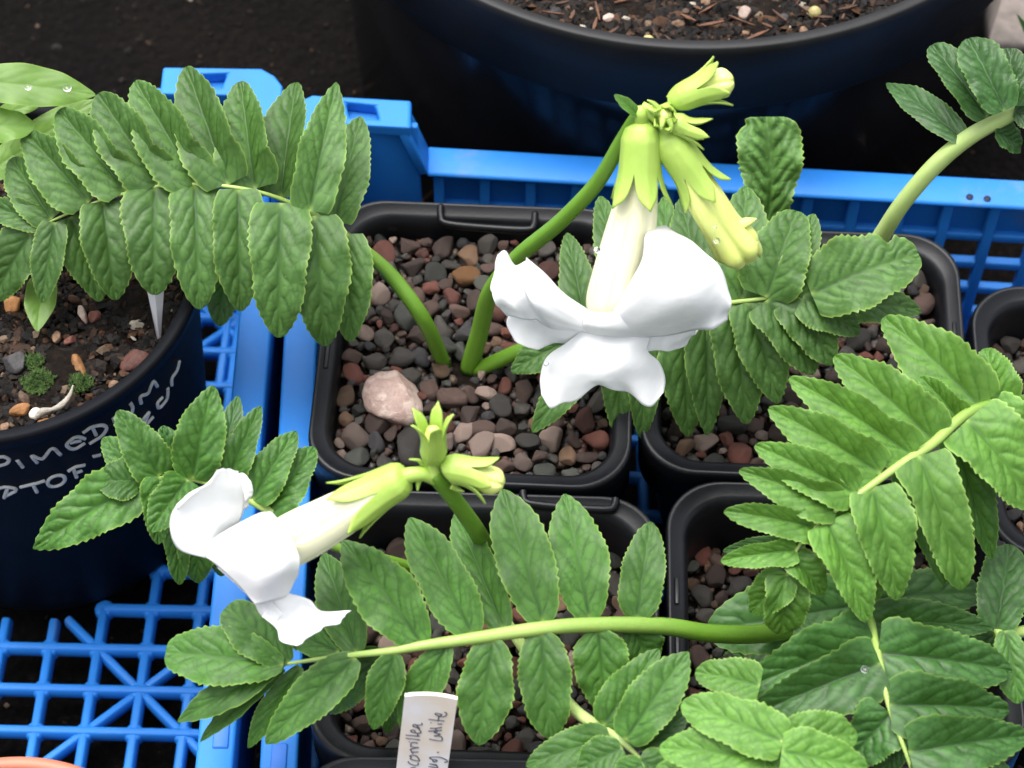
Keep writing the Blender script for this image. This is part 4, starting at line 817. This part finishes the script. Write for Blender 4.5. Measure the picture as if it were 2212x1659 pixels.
# --- plant in pot C: second flower stalk, crumpled leaf to the left, small leaf at the bottom
cC = P(1060, 1330, .068); pC = empty('flowering_plant', cC); tag(pC, 'flowering plant with sideways white flower above the long front leaf', 'plant', 'potted flowering plants')
leaf(pC, [(1090, 1340, .070), (1160, 1440, .092), (1229, 1522, .106), (1266, 1553, .112), (1310, 1578, .117), (1350, 1608, .119), (1385, 1640, .118)], [28, 28, 28, 26, 22, 14, 8], [
    (1303, 1566, 1424, 1402, 92, .008, D(zo=.002)), (1350, 1598, 1487, 1408, 112, .010, D(zo=.004)), (1318, 1592, 1136, 1654, 88, -.004, D(zo=.003)), (1344, 1614, 1244, 1668, 84, -.004, D(zo=.005)), (1386, 1624, 1484, 1540, 72, .002, D(mat='d', fl=30)), (1390, 1650, 1320, 1690, 60, -.002, D(zo=.006)), (1380, 1640, 1470, 1690, 80, -.002, D(zo=.004))], 'b', M_STEMP, tip=.82, basew=.5, arch=.05, bull=.8)
leaf(pC, [(1050, 1320, .070), (900, 1230, .094), (720, 1180, .112), (590, 1108, .120), (500, 1062, .124), (415, 1035, .126), (340, 1035, .126), (285, 1056, .124)], [24, 24, 22, 20, 16, 12, 10, 7], [
    (575, 1108, 680, 966, 96, .004, D(fl=14, fr=8)), (545, 1080, 640, 932, 88, .006, D(fl=10, fr=14, zo=.001)), (489, 1045, 563, 877, 74, .010, D(fl=18, fr=18, zo=.001)), (474, 1030, 515, 855, 58, .006, D(zo=-.005, mat='d')), (415, 1034, 460, 833, 106, .014, D(fl=18, fr=6, zo=.001, bull=1.4)), (385, 1030, 350, 920, 78, .008, D(zo=-.004, mat='d', fl=34)), (345, 1028, 254, 887, 92, .010, D(fl=4, fr=12)), (315, 1040, 222, 946, 78, .004, D(zo=-.003)),
    (300, 1045, 72, 1186, 132, -.010, D(tip=.85, fl=6, fr=10, bull=1.8, wave=.05)), (300, 1040, 205, 1040, 90, .000, D(zo=.001, fl=14, fr=6)), (345, 1030, 342, 1176, 84, -.008, D(zo=.002, fl=34, fr=34)), (405, 1036, 326, 1148, 96, -.002, D(zo=.004, fl=10, fr=30, bull=1.6)), (385, 1090, 388, 1263, 66, -.016, D(zo=-.006, fl=22, fr=10)), (425, 1120, 428, 1260, 78, -.016, D(zo=-.007)), (480, 1120, 478, 1245, 70, -.016, D(zo=-.01, mat='d'))], 'b', tip=.66, basew=.3, bull=1.4, arch=.07)
tube('flower_stem', [P(1068, 1325, .069), P(1066, 1260, .094), P(1045, 1175, .120), P(998, 1100, .142), P(948, 1038, .158), P(932, 1022, .161)], [.0026, .0025, .0023, .0021, .0019, .0014], M_STEM, pC, 60, 16, ribs=.06)
kC = px2m(P(800, 1080, .155))
tube('flower_stalk', [P(940, 1032, .159), P(915, 1024, .161), P(886, 1026, .161), P(866, 1034, .160)], [.0019, .0017, .0019, .0021], M_CALYX, pC, 30, 12)
flC = blob_tube('flower', [P(868, 1036, .160), P(820, 1060, .158), P(770, 1090, .155), P(700, 1130, .151), P(640, 1162, .148), P(585, 1192, .145)], [kC*20, kC*36, kC*46, kC*54, kC*58, kC*54], pC, M_TUBE)
cup('calyx', [P(884, 1027, .161), P(860, 1038, .1595), P(815, 1062, .157), P(735, 1108, .153)], [kC*9, kC*33, kC*41, kC*43, kC*46, kC*50, kC*54], flC, M_CALYX, teeth=.42, phase=.05, flare=.30)
patch('petal', [[(446, 1206, .148), (460, 1190, .148), (472, 1172, .147), (484, 1150, .146)], [(389, 1188, .155), (425, 1160, .153), (460, 1140, .151), (518, 1124, .147)], [(370, 1150, .160), (400, 1115, .158), (455, 1090, .155), (528, 1082, .150)], [(374, 1108, .162), (405, 1072, .162), (465, 1050, .160), (522, 1048, .155)], [(396, 1080, .162), (440, 1050, .163), (478, 1014, .163), (512, 1018, .158)]], flC, M_PETAL, seed=11)
patch('petal', [[(505, 1030, .150), (505, 1060, .148), (505, 1105, .146)], [(524, 1022, .150), (532, 1060, .148), (524, 1100, .145)], [(541, 1040, .149), (546, 1066, .147), (531, 1096, .144)]], flC, M_PETAL, seed=12, n=20, m=20)
patch('petal', [[(446, 1204, .149), (462, 1215, .149), (490, 1240, .148), (520, 1268, .147), (552, 1306, .145)], [(462, 1164, .150), (500, 1180, .154), (530, 1215, .155), (555, 1255, .153), (575, 1302, .146)], [(550, 1114, .152), (575, 1140, .158), (598, 1180, .160), (606, 1230, .158), (606, 1294, .147)], [(582, 1110, .150), (616, 1136, .154), (638, 1180, .155), (643, 1235, .153), (622, 1288, .146)]], flC, M_PETAL, seed=13)
patch('petal', [[(470, 1225, .147), (500, 1250, .146), (530, 1280, .145)], [(540, 1290, .143), (555, 1300, .1435), (580, 1296, .1445)], [(562, 1328, .140), (578, 1325, .141), (598, 1310, .142)], [(590, 1348, .138), (600, 1340, .139), (612, 1325, .140)]], flC, M_PETAL, seed=14, n=20, m=20)
patch('petal', [[(566, 1332, .141), (575, 1318, .142), (590, 1298, .143), (622, 1281, .143)], [(598, 1358, .139), (625, 1335, .137), (650, 1312, .137), (669, 1296, .139)], [(606, 1384, .139), (650, 1358, .138), (690, 1330, .138), (694, 1320, .139)], [(640, 1393, .140), (685, 1366, .141), (728, 1344, .141), (756, 1319, .142)]], flC, M_PETAL, seed=15)
bU = cup('flower_bud', [P(936, 992, .163), P(936, 978, .166), P(936, 950, .171), P(930, 898, .178)], [kC*8, kC*25, kC*29, kC*27, kC*27, kC*29], pC, M_CALYX, teeth=.30, phase=.0, flare=.55)
blob_tube('corolla', [P(936, 980, .166), P(936, 950, .171), P(935, 925, .174)], [kC*14, kC*22, kC*12], bU, M_BUDC, vein=False)
tube('flower_stalk', [P(936, 1026, .160), P(936, 1008, .162), P(936, 988, .164)], [.0021, .0015, .0012], M_CALYX, pC, 16, 12)
bR = cup('flower_bud', [P(958, 1016, .161), P(975, 1012, .162), P(1010, 1018, .162), P(1066, 1034, .161)], [kC*7, kC*26, kC*33, kC*33, kC*34, kC*36], pC, M_CALYX, teeth=.34, phase=.35, flare=.5)
blob_tube('corolla', [P(980, 1014, .161), P(1020, 1022, .161), P(1055, 1036, .160), P(1074, 1042, .1595), P(1086, 1046, .159)], [kC*14, kC*26, kC*31, kC*28, kC*14], bR, M_BUDC, amp=.16, vein=False)
for q in ([(925, 1010, .161), (915, 1005, .162), (905, 995, .164), (884, 992, .165)], [(905, 1034, .160), (903, 1046, .159), (902, 1060, .158)], [(944, 1006, .162), (955, 995, .164), (960, 988, .165)], [(926, 1006, .162), (920, 995, .164), (923, 990, .165)], [(975, 1050, .158), (990, 1058, .157), (1003, 1062, .157)]):
    tube('bract', [P(*a) for a in q], [.0009, .0006, .0002], M_CALYX, pC, 24, 8)
# --- thin pale leaves of the plant in the lettered pot
pL = empty('woodland_plant', (LC[0], LC[1], SZ)); tag(pL, 'woodland plant with smooth pale leaves in the lettered pot', 'plant')
for i, (bx, by, bz_, tx, ty, tz, w, o_) in enumerate(((-70, 175, .150, 206, 205, .146, 92, {}), (-70, 275, .142, 78, 272, .140, 82, {}), (20, 345, .120, 210, 215, .130, 72, {}), (-20, 260, .128, 100, 215, .132, 40, {}), (-30, 380, .118, 80, 300, .122, 70, {}), (96, 590, .108, 80, 716, .106, 66, D(fl=16, fr=16)))):
    Bp, Tp = P(bx, by, bz_), P(tx, ty, tz); leaflet(pL, Bp, Tp, w*px2m(Bp), ML['e'], o_.get('fl', 5), o_.get('fr', 5), .05, seed=300+i, teeth=2, tooth=.01, bull=.35, tip=.75, basew=.5, name='leaf', smooth=True)
tube('stem', [(LC[0]-.012, LC[1]+.01, SZ-.002), P(-60, 420, .112), P(-60, 280, .140)], [.0009, .0008, .0006], M_STEM, pL, 30, 8)
tube('stem', [(LC[0]-.006, LC[1]+.004, SZ-.002), P(60, 540, .106), P(96, 590, .1082)], [.0008, .0007, .0005], M_STEM, pL, 30, 8)
tube('stem', [(LC[0]-.010, LC[1]+.014, SZ-.002), P(-20, 400, .112), P(20, 345, .120)], [.0008, .0007, .0005], M_STEM, pL, 30, 8)
# blade poking in at the top right
gr = leaflet(None, P(2240, 130, .06), P(2196, 30, .085), 34*kA, ML['d'], 15, 15, .05, seed=400, teeth=2, tooth=.01, bull=.3, tip=.9, name='grass_blade', smooth=True); tag(gr, 'dark green blade in front of the concrete edge', 'plant')
# ------------------------------------------------------------------ handwritten label
z0, z1 = .124, .098
TLp, TRp = P(874, 1505, z0), P(988, 1512, z0); BLp, BRp = P(856, 1659, z1), P(969, 1662, z1)
ex = nrm(TRp-TLp); ey = nrm((BLp-TLp)-ex*((BLp-TLp)@ex)); nn = nrm(np.cross(ey, ex)); 
if nn@(CAM-TLp) < 0: nn = -nn
skew = ((BLp-TLp)@ex)/((BLp-TLp)@ey)
Wl = np.linalg.norm(TRp-TLp); Hl = .062; th = .0011; nx = 18
V = []
for dz in (0, 1):
    for row in (0, 1, 2, 3):
        for i in range(nx):
            t = i/(nx-1); arcv = -.0010*(1-(2*t-1)**2)
            yy = [arcv, arcv+.0004, .5*Hl, Hl][row]
            bend = 0
            V.append(TLp+ex*(t*Wl+skew*yy)+ey*yy-nn*(th*dz)+nn*bend)
F = []
for r_ in range(3):
    for i in range(nx-1):
        a = r_*nx+i; F.append((a, a+1, a+nx+1, a+nx)); b = a+4*nx; F.append((b, b+nx, b+nx+1, b+1))
for i in range(nx-1): F.append((i, i+4*nx, i+1+4*nx, i+1)); a = 3*nx+i; F.append((a, a+1, a+1+4*nx, a+4*nx))
for r_ in range(3): a = r_*nx; F.append((a, a+nx, a+nx+4*nx, a+4*nx)); a = r_*nx+nx-1; F.append((a, a+4*nx, a+nx+4*nx, a+nx))
lab = link('plant_label', mesh('plant_label', V, F, False), M_LABEL); tag(lab, 'white plastic plant label with handwriting standing among the leaves', 'plant label')
WR = [[(415, 1662), (470, 1640), (520, 1645)], [(380, 1520), (400, 1560), (500, 1600), (570, 1590), (572, 1550)], [(405, 1408), (440, 1440), (430, 1480), (560, 1512), (600, 1505), (545, 1420), (440, 1400), (420, 1432)], [(580, 1335), (450, 1342), (480, 1370)], [(450, 1338), (430, 1280), (580, 1250), (500, 1240), (420, 1228)], [(430, 1228), (440, 1160), (500, 1150), (565, 1165)], [(400, 1136), (410, 1140)],
      [(330, 1065), (470, 1080), (612, 1100)], [(330, 1000), (470, 1015), (605, 1030)], [(570, 1030), (555, 970), (440, 940), (445, 900), (500, 910), (535, 962), (620, 960), (625, 930)], [(625, 930), (560, 860), (480, 832), (482, 798), (530, 800), (605, 872)], [(530, 800), (640, 800), (650, 765)],
      [(780, 1622), (950, 1648), (930, 1605), (800, 1572), (950, 1592)], [(950, 1520), (880, 1532), (870, 1490), (940, 1500), (940, 1525)], [(880, 1500), (808, 1460), (830, 1440), (1000, 1440), (1120, 1490), (1155, 1530), (1095, 1542)], [(950, 1345), (982, 1340)],
      [(795, 1080), (1000, 1115), (1052, 1090), (1020, 1030), (890, 1020), (1010, 990), (890, 952), (960, 930)], [(780, 925), (1040, 910)], [(810, 870), (1030, 858)], [(940, 900), (915, 872), (1040, 848)], [(960, 785), (1052, 785)], [(820, 758), (832, 762)], [(780, 690), (940, 710), (1092, 725)], [(982, 640), (970, 732)], [(982, 640), (1040, 600), (935, 570), (920, 600), (1050, 642), (1130, 612), (1132, 570), (1095, 550)]]
def hit_label(u, v):
    d = ray(u, v); t = ((TLp-CAM)@nn)/(d@nn); return CAM+d*t+nn*.00008
for st in WR:
    s2 = cr(st, max(10, 7*len(st))) if len(st) > 2 else cr(st, 8); pts = [hit_label(840.3+.1095*a, 1477.3+.1095*b) for a, b in s2]
    tube('handwriting', pts, [.00017], M_INK, lab, len(pts), 6)
# ------------------------------------------------------------------ water drops
for i, (u, v, z, r, lb, gp) in enumerate(((1548, 520, .1706, .0009, 'low on the half open yellow green bud, the larger one', 'b'), (1545, 489, .1735, .0006, 'higher on the half open bud, the smaller one', 'b'), (1290, 540, .1735, .0009, 'on the cream tube of the open flower', 'a'), (1180, 786, .1425, .0007, 'on the lower petal of the large open flower', 'a'), (695, 1115, .1580, .0006, 'on the cream tube of the sideways flower', 'c'), (1868, 1446, .1245, .0010, 'close to the rib on the dark wet leaf', 'd'), (1824, 1426, .1245, .0012, 'farther from the rib on the dark wet leaf', 'd'), (60, 188, .1525, .0010, 'halfway along the smooth pale leaf', 'e'), (145, 190, .150, .0012, 'near the tip of the smooth pale leaf', 'e'))):
    bm = bmesh.new(); bmesh.ops.create_uvsphere(bm, u_segments=18, v_segments=12, radius=r)
    me = bpy.data.meshes.new('water_drop'); bm.to_mesh(me); bm.free(); me.polygons.foreach_set('use_smooth', [True]*len(me.polygons)); o = link('water_drop', me, M_DROP); o.location = P(u, v, z); o.scale = (1, 1, .6)
    tag(o, 'clear water drop '+lb, 'water drop', 'water drops')
